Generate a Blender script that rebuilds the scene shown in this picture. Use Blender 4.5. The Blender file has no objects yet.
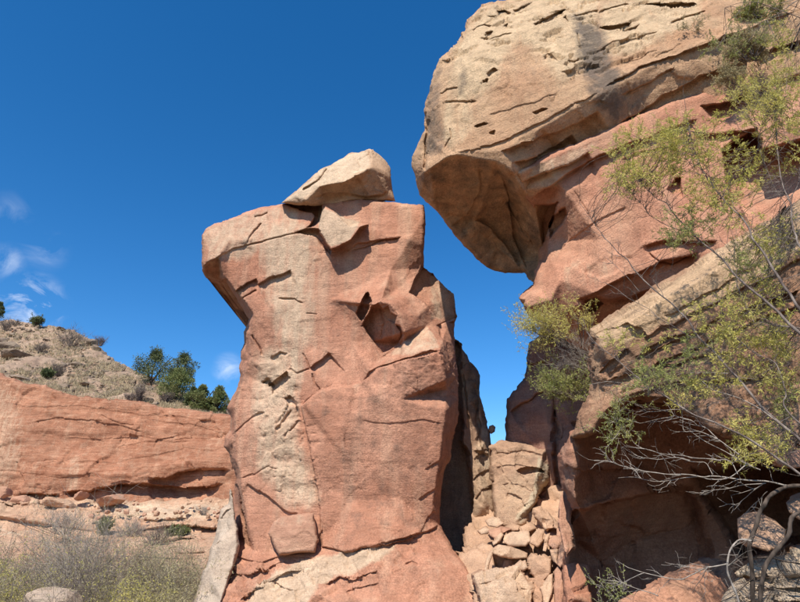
import bpy, math, random
import numpy as np
from mathutils import Vector, Matrix
from mathutils.geometry import delaunay_2d_cdt

# ------------------------------------------------------------------ camera, sky, sun
scene = bpy.context.scene
FPX = 571.0; PITCH = math.radians(22.0); CAMZ = 1.6
cam = bpy.data.objects.new('camera', bpy.data.cameras.new('camera'))
scene.collection.objects.link(cam)
cam.location = (0, 0, CAMZ); cam.rotation_euler = (math.radians(90) + PITCH, 0, 0)
cam.data.sensor_width = 36.0; cam.data.lens = 36.0 * FPX / 800.0
cam.data.clip_start = 0.05; cam.data.clip_end = 5000
scene.camera = cam

SUN_AZ = math.radians(20.0); SUN_EL = math.radians(50.0)
sdir = Vector((-math.sin(SUN_AZ) * math.cos(SUN_EL), -math.cos(SUN_AZ) * math.cos(SUN_EL), math.sin(SUN_EL)))
sun = bpy.data.objects.new('sun', bpy.data.lights.new('sun', 'SUN'))
scene.collection.objects.link(sun)
sun.data.energy = 4.9; sun.data.angle = math.radians(0.5); sun.data.color = (1.0, 0.95, 0.87)
sun.rotation_euler = sdir.to_track_quat('Z', 'Y').to_euler()
SKY_STRENGTH = 0.10
scene.view_settings.view_transform = 'Standard'
scene.view_settings.look = 'None'
scene.view_settings.exposure = 0.42
scene.view_settings.gamma = 1.0

def ray(px, py):
    a = (px - 400.0) / FPX; b = (py - 301.0) / FPX
    return np.array([a, math.cos(PITCH) + b * math.sin(PITCH), math.sin(PITCH) - b * math.cos(PITCH)])
def P(px, py, Y):
    r = ray(px, py); return np.array([0, 0, CAMZ]) + r * (Y / r[1])
def PV(px, py, Y):
    a = (px - 400.0) / FPX; b = (py - 301.0) / FPX
    ry = math.cos(PITCH) + b * math.sin(PITCH); rz = math.sin(PITCH) - b * math.cos(PITCH)
    k = Y / ry
    return np.stack([a * k, Y, CAMZ + rz * k], 1)
def mpp(Y): return Y / FPX      # metres per photo pixel, near enough

# world
world = bpy.data.worlds.new("World"); scene.world = world; world.use_nodes = True
wn = world.node_tree.nodes; wl = world.node_tree.links
wn.clear()
wo = wn.new('ShaderNodeOutputWorld'); wb = wn.new('ShaderNodeBackground')
sky = wn.new('ShaderNodeTexSky'); sky.sky_type = 'NISHITA'; sky.sun_disc = False
sky.sun_elevation = SUN_EL; sky.sun_rotation = math.atan2(sdir.x, sdir.y)
sky.altitude = 1800; sky.air_density = 1.0; sky.dust_density = 0.4; sky.ozone_density = 3.0
wb.inputs['Strength'].default_value = SKY_STRENGTH
hsv = wn.new('ShaderNodeHueSaturation'); hsv.inputs['Saturation'].default_value = 1.33; hsv.inputs['Value'].default_value = 1.42
wl.new(sky.outputs[0], hsv.inputs['Color'])
tc = wn.new('ShaderNodeTexCoord')
nz = wn.new('ShaderNodeTexNoise'); nz.inputs['Scale'].default_value = 16; nz.inputs['Detail'].default_value = 9
nz.inputs['Roughness'].default_value = 0.62; nz.inputs['Distortion'].default_value = 0.6
mp = wn.new('ShaderNodeMapping'); mp.inputs['Scale'].default_value = (1.0, 1.0, 1.5); mp.inputs['Rotation'].default_value = (0, 0.5, 0)
wl.new(tc.outputs['Generated'], mp.inputs[0]); wl.new(mp.outputs[0], nz.inputs['Vector'])
prev = None
for (px, py, rad, st) in ((32, 304, 36, 1.3), (44, 250, 26, .2), (6, 262, 22, .35), (12, 210, 22, .15), (228, 368, 20, .6), (-40, 300, 40, .7)):
    d = ray(px, py); d /= np.linalg.norm(d)
    vd = wn.new('ShaderNodeVectorMath'); vd.operation = 'DISTANCE'
    wl.new(tc.outputs['Generated'], vd.inputs[0]); vd.inputs[1].default_value = tuple(d)
    mr = wn.new('ShaderNodeMapRange'); mr.interpolation_type = 'SMOOTHSTEP'
    mr.inputs['From Min'].default_value = 0; mr.inputs['From Max'].default_value = rad / 640.0
    mr.inputs['To Min'].default_value = st; mr.inputs['To Max'].default_value = 0
    wl.new(vd.outputs['Value'], mr.inputs['Value'])
    if prev is None: prev = mr.outputs[0]
    else:
        mx = wn.new('ShaderNodeMath'); mx.operation = 'MAXIMUM'
        wl.new(prev, mx.inputs[0]); wl.new(mr.outputs[0], mx.inputs[1]); prev = mx.outputs[0]
cr = wn.new('ShaderNodeMapRange'); cr.inputs['From Min'].default_value = 0.44; cr.inputs['From Max'].default_value = 0.68
wl.new(nz.outputs[0], cr.inputs['Value'])
mm = wn.new('ShaderNodeMath'); mm.operation = 'MULTIPLY'; wl.new(prev, mm.inputs[0]); wl.new(cr.outputs[0], mm.inputs[1])
mm2 = wn.new('ShaderNodeMath'); mm2.operation = 'MULTIPLY'; mm2.inputs[1].default_value = 0.95; wl.new(mm.outputs[0], mm2.inputs[0])
mixw = wn.new('ShaderNodeMix'); mixw.data_type = 'RGBA'
wl.new(mm2.outputs[0], mixw.inputs['Factor']); wl.new(hsv.outputs[0], mixw.inputs['A'])
mixw.inputs['B'].default_value = (8.2, 8.8, 9.8, 1)
wl.new(mixw.outputs['Result'], wb.inputs['Color']); wl.new(wb.outputs[0], wo.inputs[0])

# ------------------------------------------------------------------ noise in numpy
def _hash(i, j, k, s):
    h = (i.astype(np.int64) * 374761393 + j.astype(np.int64) * 668265263 + k.astype(np.int64) * 2147483647 + s * 1274126177) & 0xffffffff
    h = ((h ^ (h >> 13)) * 1274126177) & 0xffffffff
    h = ((h ^ (h >> 16)) * 2246822519) & 0xffffffff
    h = h ^ (h >> 15)
    return (h & 0xffffff) / float(0xffffff)
def vnoise(p, s=0):
    f = np.floor(p); t = p - f; f = f.astype(np.int64)
    t = t * t * t * (t * (t * 6 - 15) + 10)
    r = 0
    for a in (0, 1):
        for b in (0, 1):
            for c in (0, 1):
                w = (t[:, 0] if a else 1 - t[:, 0]) * (t[:, 1] if b else 1 - t[:, 1]) * (t[:, 2] if c else 1 - t[:, 2])
                r = r + w * _hash(f[:, 0] + a, f[:, 1] + b, f[:, 2] + c, s)
    return r * 2 - 1
def fbm(p, o=4, s=0, g=.5):
    r = 0; a = 1; n = 0
    for i in range(o):
        r = r + a * vnoise(p * (2.03 ** i) + 17.3 * i, s + i); n += a; a *= g
    return r / n
def chisel(p, s=0):
    """facets: every point takes the tilted plane of its nearest seed"""
    f = np.floor(p).astype(np.int64); best = np.full(len(p), 1e9); out = np.zeros(len(p))
    for a in (-1, 0, 1):
        for b in (-1, 0, 1):
            for c in (-1, 0, 1):
                i, j, k = f[:, 0] + a, f[:, 1] + b, f[:, 2] + c
                q = np.stack([i + _hash(i, j, k, s), j + _hash(i, j, k, s + 1), k + _hash(i, j, k, s + 2)], 1)
                d = p - q; dd = (d * d).sum(1)
                g = np.stack([_hash(i, j, k, s + 3), _hash(i, j, k, s + 4), _hash(i, j, k, s + 5)], 1) - .5
                v = (d * g).sum(1) * 1.6 + (_hash(i, j, k, s + 6) - .5) * .8
                m = dd < best; out[m] = v[m]; best[m] = dd[m]
    return out
def strata(t, s=0, sharp=.22):
    f = np.floor(t); u = t - f; f = f.astype(np.int64); z = np.zeros_like(f)
    a = _hash(f, z, z, s); b = _hash(f + 1, z, z, s)
    w = np.clip((u - (1 - sharp)) / sharp, 0, 1); w = w * w * (3 - 2 * w)
    return (a + (b - a) * w) * 2 - 1
def sm(x): x = np.clip(x, 0, 1); return x * x * (3 - 2 * x)

# ------------------------------------------------------------------ object helpers
COL = scene.collection
def tag(o, label=None, cat=None, group=None, kind=None):
    if label: o['label'] = label
    if cat: o['category'] = cat
    if group: o['group'] = group
    if kind: o['kind'] = kind
    return o
def empty(name, loc):
    o = bpy.data.objects.new(name, None); COL.objects.link(o); o.location = Vector([float(v) for v in loc]); o.empty_display_size = .2
    return o
def fast_mesh(name, V, F, smooth=False, attrs=None):
    V = np.asarray(V, float); F = np.asarray(F, np.int32); k = F.shape[1]
    me = bpy.data.meshes.new(name)
    me.vertices.add(len(V)); me.vertices.foreach_set('co', V.ravel())
    me.loops.add(F.size); me.loops.foreach_set('vertex_index', F.ravel())
    me.polygons.add(len(F)); me.polygons.foreach_set('loop_start', np.arange(0, F.size, k, dtype=np.int32))
    me.polygons.foreach_set('loop_total', np.full(len(F), k, np.int32))
    me.polygons.foreach_set('use_smooth', np.full(len(F), smooth))
    for n, a in (attrs or {}).items():
        at = me.attributes.new(n, 'FLOAT', 'POINT'); at.data.foreach_set('value', np.asarray(a, np.float32))
    me.update(calc_edges=True); me.validate()
    return me
def link_mesh(name, V, F, mat, parent=None, smooth=False, attrs=None):
    V = np.asarray(V, float)
    if parent is None:
        org = np.array([V[:, 0].mean(), V[:, 1].mean(), V[:, 2].min()])
    else: org = np.array(parent.location)
    o = bpy.data.objects.new(name, fast_mesh(name, V - org, F, smooth, attrs)); COL.objects.link(o)
    o.data.materials.append(mat)
    if parent is None: o.location = org
    else: o.parent = parent
    return o

# ------------------------------------------------------------------ materials
def nmat(name):
    m = bpy.data.materials.new(name); m.use_nodes = True; nt = m.node_tree; nt.nodes.clear()
    return m, nt, nt.nodes, nt.links
def rock_mat(name, ca, cb, cream=(.56, .40, .25), dark=(.10, .07, .055), tilt=(0, 0, 0), streak=.35, line=.35, bump=.5, fine=28, grain=.75, lam_amt=.32, far=1.0):
    m, nt, N, L = nmat(name)
    out = N.new('ShaderNodeOutputMaterial'); bs = N.new('ShaderNodeBsdfPrincipled'); L.new(bs.outputs[0], out.inputs[0])
    bs.inputs['Roughness'].default_value = .92; bs.inputs['Specular IOR Level'].default_value = .15
    geo = N.new('ShaderNodeNewGeometry')
    def noise(scale, mapping=(1, 1, 1), rot=(0, 0, 0), detail=6, rough=.6, dist=0.0):
        mpn = N.new('ShaderNodeMapping'); mpn.inputs['Scale'].default_value = mapping; mpn.inputs['Rotation'].default_value = rot
        # rotate first, then stretch
        r = N.new('ShaderNodeVectorRotate'); r.rotation_type = 'EULER_XYZ'; r.inputs['Rotation'].default_value = rot
        mpn.inputs['Rotation'].default_value = (0, 0, 0)
        L.new(geo.outputs['Position'], r.inputs['Vector']); L.new(r.outputs[0], mpn.inputs[0])
        n = N.new('ShaderNodeTexNoise'); n.inputs['Scale'].default_value = scale; n.inputs['Detail'].default_value = detail
        n.inputs['Roughness'].default_value = rough; n.inputs['Distortion'].default_value = dist
        L.new(mpn.outputs[0], n.inputs['Vector']); return n.outputs[0]
    def rng(v, a, b, c=0., d=1.):
        r = N.new('ShaderNodeMapRange'); L.new(v, r.inputs['Value'])
        for k, x in zip(('From Min', 'From Max', 'To Min', 'To Max'), (a, b, c, d)): r.inputs[k].default_value = x
        return r.outputs[0]
    def mix(f, a, b, mode='MIX'):
        x = N.new('ShaderNodeMix'); x.data_type = 'RGBA'; x.blend_type = mode
        for s, v in ((x.inputs['Factor'], f), (x.inputs['A'], a), (x.inputs['B'], b)):
            if isinstance(v, (tuple, float, int)): s.default_value = v if not isinstance(v, tuple) else (*v, 1)
            else: L.new(v, s)
        return x.outputs['Result']
    def mul(a, b):
        x = N.new('ShaderNodeMath'); x.operation = 'MULTIPLY'
        for s, v in zip(x.inputs, (a, b)):
            if isinstance(v, float): s.default_value = v
            else: L.new(v, s)
        return x.outputs[0]
    def att(n):
        a = N.new('ShaderNodeAttribute'); a.attribute_name = n; return a.outputs['Fac']
    big = noise(.55, detail=4)
    c = mix(rng(big, .38, .62), ca, cb)
    # paler vertical washes and darker water streaks
    st = noise(1.0, (2.2, 2.2, .16), detail=5, rough=.55)
    c = mix(mul(rng(st, .50, .74), streak), c, cream)
    st2 = noise(1.0, (5.0, 5.0, .25), detail=5, rough=.6)
    c = mix(mul(rng(st2, .52, .78), streak * .7), c, dark)
    # masks for cream and varnish, plus some light and shade painted into the rock
    st3 = noise(1.0, (6.5, 6.5, .45), detail=6, rough=.6, dist=.2)
    def mix2(a, b):
        x = N.new('ShaderNodeMix'); x.data_type = 'FLOAT'; x.inputs['Factor'].default_value = .62; L.new(a, x.inputs['A']); L.new(b, x.inputs['B']); return x.outputs['Result']
    edge = noise(3.0, detail=6, rough=.65)
    ec = N.new('ShaderNodeMath'); ec.operation = 'ADD'; L.new(att('cream'), ec.inputs[0]); L.new(rng(mix2(edge, st3), .25, .75, -.42, .42), ec.inputs[1])
    hasc = rng(att('cream'), 0.02, .2)
    c = mix(mul(rng(ec.outputs[0], .25, .8), hasc), c, mix(rng(edge, .35, .65), cream, tuple(v * .84 for v in cream)))
    ed = N.new('ShaderNodeMath'); ed.operation = 'ADD'; L.new(att('stain_shade'), ed.inputs[0]); L.new(rng(mix2(mix2(st3, edge), edge), .25, .75, -.55, .55), ed.inputs[1])
    c = mix(mul(rng(ed.outputs[0], .25, .95), mul(rng(att('stain_shade'), 0.02, .2), .85)), c, dark)
    # bedding lines
    ln = noise(1.0, (.9, .9, 7.0), rot=tilt, detail=8, rough=.72, dist=.9)
    c = mix(mul(rng(ln, .52, .75), line), c, tuple(v * .52 for v in ca))
    c = mix(mul(rng(ln, .50, .28), line * .7), c, tuple(min(1, v * 1.25) for v in cream))
    # mottled pits, lichen and grain
    pit = noise(9.0, detail=6, rough=.7)
    c = mix(mul(rng(pit, .58, .74), .35), c, dark)
    gr = noise(fine, detail=5, rough=.7)
    c = mix(rng(noise(.9, detail=3), .35, .65, grain * .35, min(1., grain * 1.25)), c, mix(rng(gr, .3, .7), tuple([.52] * 3), tuple([1.34] * 3)), 'MULTIPLY')
    md = noise(2.3 * far, detail=7, rough=.68, dist=.4)
    c = mix(.8, c, mix(rng(md, .32, .68), tuple([.74] * 3), tuple([1.16] * 3)), 'MULTIPLY')
    lam = noise(1.0, (3.0 * far, 3.0 * far, 22.0 * far), rot=tilt, detail=6, rough=.75, dist=1.1)
    c = mix(lam_amt, c, mix(rng(lam, .30, .62), tuple([.66] * 3), tuple([1.12] * 3)), 'MULTIPLY')
    vo = N.new('ShaderNodeTexVoronoi'); vo.inputs['Scale'].default_value = fine * .55; L.new(geo.outputs['Position'], vo.inputs['Vector'])
    sp = mul(rng(vo.outputs['Distance'], .30, .12), rng(pit, .52, .66))
    c = mix(mul(sp, .55), c, dark)
    L.new(c, bs.inputs['Base Color'])
    b1 = N.new('ShaderNodeBump'); b1.inputs['Strength'].default_value = bump; b1.inputs['Distance'].default_value = .045; L.new(ln, b1.inputs['Height'])
    b2 = N.new('ShaderNodeBump'); b2.inputs['Strength'].default_value = bump; b2.inputs['Distance'].default_value = .06; L.new(pit, b2.inputs['Height']); L.new(b1.outputs[0], b2.inputs['Normal'])
    b3 = N.new('ShaderNodeBump'); b3.inputs['Strength'].default_value = bump * 1.1; b3.inputs['Distance'].default_value = .03; L.new(gr, b3.inputs['Height']); L.new(b2.outputs[0], b3.inputs['Normal'])
    L.new(b3.outputs[0], bs.inputs['Normal'])
    return m
def plain_mat(name, ca, cb, scale=8, transl=0.0, rough=.9, stretch=(1, 1, 1)):
    m, nt, N, L = nmat(name)
    out = N.new('ShaderNodeOutputMaterial'); bs = N.new('ShaderNodeBsdfPrincipled')
    bs.inputs['Roughness'].default_value = rough; bs.inputs['Specular IOR Level'].default_value = .2
    geo = N.new('ShaderNodeNewGeometry'); mpn = N.new('ShaderNodeMapping'); mpn.inputs['Scale'].default_value = stretch
    n = N.new('ShaderNodeTexNoise'); n.inputs['Scale'].default_value = scale; n.inputs['Detail'].default_value = 4
    L.new(geo.outputs['Position'], mpn.inputs[0]); L.new(mpn.outputs[0], n.inputs['Vector'])
    r = N.new('ShaderNodeMapRange'); r.inputs['From Min'].default_value = .35; r.inputs['From Max'].default_value = .65; L.new(n.outputs[0], r.inputs['Value'])
    x = N.new('ShaderNodeMix'); x.data_type = 'RGBA'; L.new(r.outputs[0], x.inputs['Factor'])
    x.inputs['A'].default_value = (*ca, 1); x.inputs['B'].default_value = (*cb, 1)
    L.new(x.outputs['Result'], bs.inputs['Base Color'])
    if transl > 0:
        t = N.new('ShaderNodeBsdfTranslucent'); L.new(x.outputs['Result'], t.inputs['Color'])
        ms = N.new('ShaderNodeMixShader'); ms.inputs[0].default_value = transl
        L.new(bs.outputs[0], ms.inputs[1]); L.new(t.outputs[0], ms.inputs[2]); L.new(ms.outputs[0], out.inputs[0])
    else: L.new(bs.outputs[0], out.inputs[0])
    return m

RED_A = (.425, .195, .118); RED_B = (.51, .255, .16)
TILT30 = (0, math.radians(27), 0)
M_pillar = rock_mat('pillar_sandstone', RED_A, RED_B, cream=(.60, .42, .28), streak=.42, line=.12, bump=.55)
M_pillar_lo = rock_mat('pillar_cap_sandstone', (.46, .28, .17), (.52, .35, .22), cream=(.62, .45, .30), streak=.3, line=.3)
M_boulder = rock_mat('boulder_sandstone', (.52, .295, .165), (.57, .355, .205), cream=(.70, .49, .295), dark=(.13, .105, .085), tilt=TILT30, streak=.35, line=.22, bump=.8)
M_mid = rock_mat('ledge_sandstone', (.47, .215, .13), (.53, .27, .165), cream=(.60, .42, .27), tilt=TILT30, streak=.3, line=.16, bump=.6)
M_slab = rock_mat('slab_sandstone', (.41, .215, .125), (.49, .275, .16), cream=(.74, .49, .29), tilt=TILT30, streak=.15, line=.55, bump=.9)
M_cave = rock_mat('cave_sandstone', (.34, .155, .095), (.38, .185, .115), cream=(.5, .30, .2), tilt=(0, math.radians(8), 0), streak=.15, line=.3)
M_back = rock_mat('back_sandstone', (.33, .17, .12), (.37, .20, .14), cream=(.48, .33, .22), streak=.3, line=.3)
M_fin = rock_mat('fin_sandstone', (.44, .25, .16), (.50, .33, .21), cream=(.58, .44, .30), dark=(.09, .065, .05), streak=.8, line=.2, bump=.9)
M_block = rock_mat('block_sandstone', (.42, .25, .16), (.47, .30, .19), cream=(.54, .42, .28), streak=.2, line=.25, fine=45)
M_rub = rock_mat('rubble_sandstone', (.46, .27, .17), (.52, .325, .205), cream=(.61, .415, .275), streak=.2, line=.3, fine=45)
M_rubred = rock_mat('red_rubble_sandstone', (.44, .22, .14), (.50, .28, .18), cream=(.58, .42, .28), streak=.2, line=.3, fine=45)
M_grey = rock_mat('grey_slab_sandstone', (.46, .34, .245), (.53, .40, .29), cream=(.5, .43, .34), dark=(.12, .1, .085), streak=.5, line=.2, fine=45)
M_cliff = rock_mat('cliff_sandstone', (.32, .132, .072), (.43, .20, .115), cream=(.60, .40, .26), streak=.30, line=.5, bump=.9, fine=12, far=.2, lam_amt=.7)
M_ledge = rock_mat('low_ledge_sandstone', (.48, .27, .165), (.56, .36, .23), cream=(.62, .47, .32), streak=.2, line=.45, bump=.9, fine=12, far=.25, lam_amt=.7)
M_hill = rock_mat('hill_soil', (.31, .205, .14), (.40, .28, .19), cream=(.5, .4, .26), dark=(.16, .11, .07), streak=.0, line=.05, bump=1.0, fine=5, grain=1.0)
M_hrock = rock_mat('hill_rock', (.17, .12, .085), (.30, .22, .155), cream=(.5, .42, .3), dark=(.12, .09, .07), streak=.2, line=.3, fine=12)
M_ground = rock_mat('ground_soil', (.15, .11, .07), (.19, .14, .09), streak=0., line=.0, bump=.8)
M_bark = plain_mat('grey_bark', (.085, .06, .05), (.25, .20, .165), 25, stretch=(1, 1, .3))
M_bark_pale = plain_mat('pale_bark', (.22, .18, .145), (.40, .34, .28), 25)
M_bark_dark = plain_mat('dark_bark', (.022, .016, .012), (.11, .08, .06), 22, stretch=(1, 1, .4))
M_leaf = plain_mat('yellow_green_leaves', (.50, .46, .10), (.70, .60, .20), 3, transl=.35)
M_leaf_g = plain_mat('green_leaves', (.26, .29, .08), (.40, .38, .13), 4, transl=.3)
M_sage = plain_mat('sage_leaves', (.38, .33, .17), (.50, .42, .23), 2, transl=.25)
M_jun = plain_mat('juniper_leaves', (.085, .105, .045), (.17, .185, .075), 1.2, transl=.1)
M_jung = plain_mat('olive_leaves', (.13, .16, .05), (.23, .23, .09), 1.2, transl=.15)
M_grass = plain_mat('dry_grass', (.36, .28, .16), (.50, .40, .25), 1.5, transl=.2)

# ------------------------------------------------------------------ relief rocks: real, closed bodies
def seg_dist(X, Y, pl):
    best = np.full(len(X), 1e9); sd = np.zeros(len(X)); tt = np.zeros(len(X))
    pl = np.asarray(pl, float)[:, :2]
    ls = np.hypot(*(pl[1:] - pl[:-1]).T); tot = ls.sum(); acc = 0
    for (a, b, l) in zip(pl[:-1], pl[1:], ls):
        d = (b - a) / max(l, 1e-6)
        u = np.clip((X - a[0]) * d[0] + (Y - a[1]) * d[1], 0, l)
        dx = X - a[0] - d[0] * u; dy = Y - a[1] - d[1] * u
        dist = np.hypot(dx, dy); m = dist < best
        best[m] = dist[m]; sd[m] = (np.sign(d[0] * dy - d[1] * dx) * dist)[m]; tt[m] = ((acc + u) / tot)[m]
        acc += l
    return best, sd, tt
def inside(X, Y, poly):
    poly = np.asarray(poly, float)[:, :2]; r = np.zeros(len(X), bool); n = len(poly)
    for i in range(n):
        x1, y1 = poly[i]; x2, y2 = poly[(i + 1) % n]
        if y1 == y2: continue
        c = ((y1 > Y) != (y2 > Y)) & (X < (x2 - x1) * (Y - y1) / (y2 - y1) + x1); r ^= c
    return r
def poly_sd(X, Y, poly):
    cl = list(poly) + [poly[0]]
    d, _, _ = seg_dist(X, Y, cl); return np.where(inside(X, Y, poly), d, -d)
def resample(poly, s, jit, seed):
    poly = np.asarray(poly, float); out = []
    n = len(poly)
    for i in range(n):
        a, b = poly[i], poly[(i + 1) % n]; l = math.hypot(*(b - a)[:2]); k = max(1, int(round(l / s)))
        for q in range(k): out.append(a + (b - a) * q / k)
    o = np.array(out)[:, :2]
    if jit > 0:
        p3 = np.c_[o / 9.0, np.full(len(o), seed * .37)]
        p4 = np.c_[o / 3.2, np.full(len(o), seed * .91)]
        o = o + jit * np.stack([vnoise(p3, 5) + .45 * vnoise(p4, 7), vnoise(p3, 6) + .45 * vnoise(p4, 8)], 1)
    return o
class Depth:
    def __init__(s, ctrl, edges=(), outline_n=0):
        c = np.asarray(ctrl, float)
        v, e, f, ov, oe, of = delaunay_2d_cdt([Vector(p[:2]) for p in c], list(edges), [], 0, 1e-4)
        Y = []
        for i, src in enumerate(ov):
            if src: Y.append(c[src[0], 2])
            else:
                d = np.hypot(c[:, 0] - v[i][0], c[:, 1] - v[i][1]); w = 1 / (d + .5) ** 3; Y.append((w * c[:, 2]).sum() / w.sum())
        s.v = np.array([tuple(p) for p in v]); s.Y = np.array(Y); s.t = np.array(f)
    def __call__(s, X, Yp):
        best = np.full(len(X), -1e9); out = np.zeros(len(X))
        for (a, b, c) in s.t:
            A, B, C = s.v[a], s.v[b], s.v[c]
            det = (B[1] - C[1]) * (A[0] - C[0]) + (C[0] - B[0]) * (A[1] - C[1])
            if abs(det) < 1e-9: continue
            w0 = ((B[1] - C[1]) * (X - C[0]) + (C[0] - B[0]) * (Yp - C[1])) / det
            w1 = ((C[1] - A[1]) * (X - C[0]) + (A[0] - C[0]) * (Yp - C[1])) / det
            w2 = 1 - w0 - w1; mn = np.minimum(np.minimum(w0, w1), w2)
            m = mn > best
            cw = np.clip(np.stack([w0, w1, w2]), 0, 1); cw = cw / cw.sum(0)
            val = cw[0] * s.Y[a] + cw[1] * s.Y[b] + cw[2] * s.Y[c]
            out[m] = val[m]; best[m] = mn[m]
        return out

def relief(name, outline, mat, pts=(), lines=(), feats=(), s=1.7, thick=2.0, inset=.12, round_px=7, round_m=.4, jit=.9,
           warp=1.6, nz=(.05, 1.2), ch=(.0, 1.0), st=(.0, 3.0), tilt=0.0, soft=2, masks=(), seed=1, smooth=True, box=(-40, 840, -30, 632), uk=(.55, 2.4), ck=(.7, .85), pk=None, dens=True, rg=()):
    ol = np.asarray(outline, float)
    area = np.sum(ol[:, 0] * np.roll(ol[:, 1], -1) - np.roll(ol[:, 0], -1) * ol[:, 1])
    if area < 0: ol = ol[::-1]
    ctrl = [tuple(p) for p in ol]; edges = [(i, (i + 1) % len(ol)) for i in range(len(ol))]
    for p in pts: ctrl.append(tuple(p))
    for ln in lines:
        b = len(ctrl); ctrl += [tuple(p) for p in ln]; edges += [(b + i, b + i + 1) for i in range(len(ln) - 1)]
    D = Depth(ctrl, edges)
    bd = resample(ol, s, jit, seed)
    x0, y0 = bd.min(0); x1, y1 = bd.max(0)
    gx, gy = np.meshgrid(np.arange(x0, x1, s), np.arange(y0, y1, s * .87))
    gx = gx + (np.arange(gx.shape[0]) % 2)[:, None] * s * .5
    g = np.c_[gx.ravel(), gy.ravel()]
    rs = np.random.RandomState(seed); g = g + (rs.rand(*g.shape) - .5) * s * .35
    far = (g[:, 0] < box[0]) | (g[:, 0] > box[1]) | (g[:, 1] < box[2]) | (g[:, 1] > box[3])
    g = g[~far | (rs.rand(len(g)) < .06)]
    sd = poly_sd(g[:, 0], g[:, 1], bd) if len(bd) * len(g) < 3e7 else poly_sd(g[:, 0], g[:, 1], bd[::2])
    g = g[sd > s * .55]
    if feats and dens:
        sf = s * .48; xs, ys = np.meshgrid(np.arange(x0, x1, sf), np.arange(y0, y1, sf)); q = np.c_[xs.ravel(), ys.ravel()]
        q = q + (rs.rand(*q.shape) - .5) * sf * .5
        q = q[(q[:, 0] > box[0]) & (q[:, 0] < box[1]) & (q[:, 1] > box[2]) & (q[:, 1] < box[3])]; near = np.zeros(len(q), bool)
        for ft in feats:
            pl = np.asarray(ft[1], float)[:, :2]
            if ft[0] in ('pit', 'plate'): pl = np.r_[pl, pl[:1]]
            mi, ma = pl.min(0) - 4, pl.max(0) + 4
            m = np.where((q[:, 0] > mi[0]) & (q[:, 0] < ma[0]) & (q[:, 1] > mi[1]) & (q[:, 1] < ma[1]) & ~near)[0]
            if len(m):
                dd, _, _ = seg_dist(q[m, 0], q[m, 1], pl); near[m[dd < 3.2]] = True
        q = q[near]; key = set(map(tuple, np.floor(q / s).astype(int)))
        g = np.array([p for p in g if (int(math.floor(p[0] / s)), int(math.floor(p[1] / s))) not in key] or g[:1])
        if len(q):
            sdq = poly_sd(q[:, 0], q[:, 1], bd[::2]); q = q[sdq > s * .7]; g = np.r_[g, q]
    n = len(bd); allp = np.r_[bd, g]
    v, e, f, ov, oe, of = delaunay_2d_cdt([Vector(p) for p in allp], [], [list(range(n))], 1, 1e-5)
    v = np.array([tuple(p) for p in v]); f = np.array(f)
    idx = {}
    for i, src in enumerate(ov):
        for q in src:
            if q < n: idx[q] = i
    loop = [idx[i] for i in range(n) if i in idx]
    used = []
    for i in loop:
        if not used or used[-1] != i: used.append(i)
    loop = used
    X, Yp = v[:, 0], v[:, 1]
    Yd = D(X, Yp)
    # soften creases a little (neighbour averaging)
    if soft:
        E = np.r_[f[:, [0, 1]], f[:, [1, 2]], f[:, [2, 0]]]; deg = np.bincount(E.ravel(), minlength=len(v)).astype(float)
        deg[deg == 0] = 1
        for _ in range(soft):
            a = np.zeros(len(v)); np.add.at(a, E[:, 0], Yd[E[:, 1]]); np.add.at(a, E[:, 1], Yd[E[:, 0]])
            Yd = .4 * Yd + .6 * a / deg
    bl = v[loop]; dist, _, _ = seg_dist(X, Yp, np.r_[bl, bl[:1]]) if len(bl) * len(v) < 3e7 else seg_dist(X, Yp, np.r_[bl[::2], bl[:1]])
    t = np.clip(dist / round_px, 0, 1)
    Yd = Yd + round_m * (1 - np.sqrt(np.clip(1 - (1 - t) ** 2, 0, 1)))
    p3 = np.c_[X / 13., Yp / 13., np.full(len(X), seed * 1.3)]; p4 = np.c_[X / 4.5, Yp / 4.5, np.full(len(X), seed * 2.3)]
    Xw = X + warp * (1.1 * vnoise(p3, 11) + .7 * chisel(p3 * .8, 11) + .35 * vnoise(p4, 12)); Yw = Yp + warp * (1.1 * vnoise(p3, 13) + .7 * chisel(p3 * .8, 51) + .35 * vnoise(p4, 14))
    for ft in feats:
        k = ft[0]; pl = np.asarray(ft[1], float)[:, :2]
        if k in ('under', 'crack', 'ridge'):
            m = (Xw > pl[:, 0].min() - 60) & (Xw < pl[:, 0].max() + 60) & (Yw > pl[:, 1].min() - 30) & (Yw < pl[:, 1].max() + 150)
            if not m.any(): continue
            dd, ss, tt = seg_dist(Xw[m], Yw[m], pl); tp = sm(np.minimum(tt, 1 - tt) / .10)
            if k == 'under': dl = ft[2] * uk[0] * tp * sm(ss / (ft[4] * .8) + .5 if len(ft) > 4 else ss / 1.1 + .5) * np.exp(-np.maximum(ss, 0) / (ft[3] * uk[1]))
            elif k == 'crack': dl = ft[2] * ck[0] * tp * np.exp(-(dd / (ft[3] * ck[1])) ** 2)
            else: dl = -ft[2] * tp * np.exp(-(dd / ft[3]))
            Yd[m] += dl
        else:
            q = poly_sd(Xw, Yw, pl); w = sm(q / (ft[3] if len(ft) > 3 else 1.6) + .3)
            if len(ft) > 4:   # taper towards the bottom: (d at top, d at bottom)
                ty = np.clip((Yp - pl[:, 1].min()) / (np.ptp(pl[:, 1]) + 1e-6), 0, 1); w = w * (1 + (ft[4] - 1) * ty)
            Yd += (ft[2] if k == 'pit' else -ft[2]) * w
    W = PV(X, Yp, Yd)
    nf = len(W)
    # the unseen sides and back, in rings
    ring = W[loop]; cen = ring.mean(0); cen[1] += thick * .5
    rings = [np.array(loop)]; V = [W]; base = nf
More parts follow.
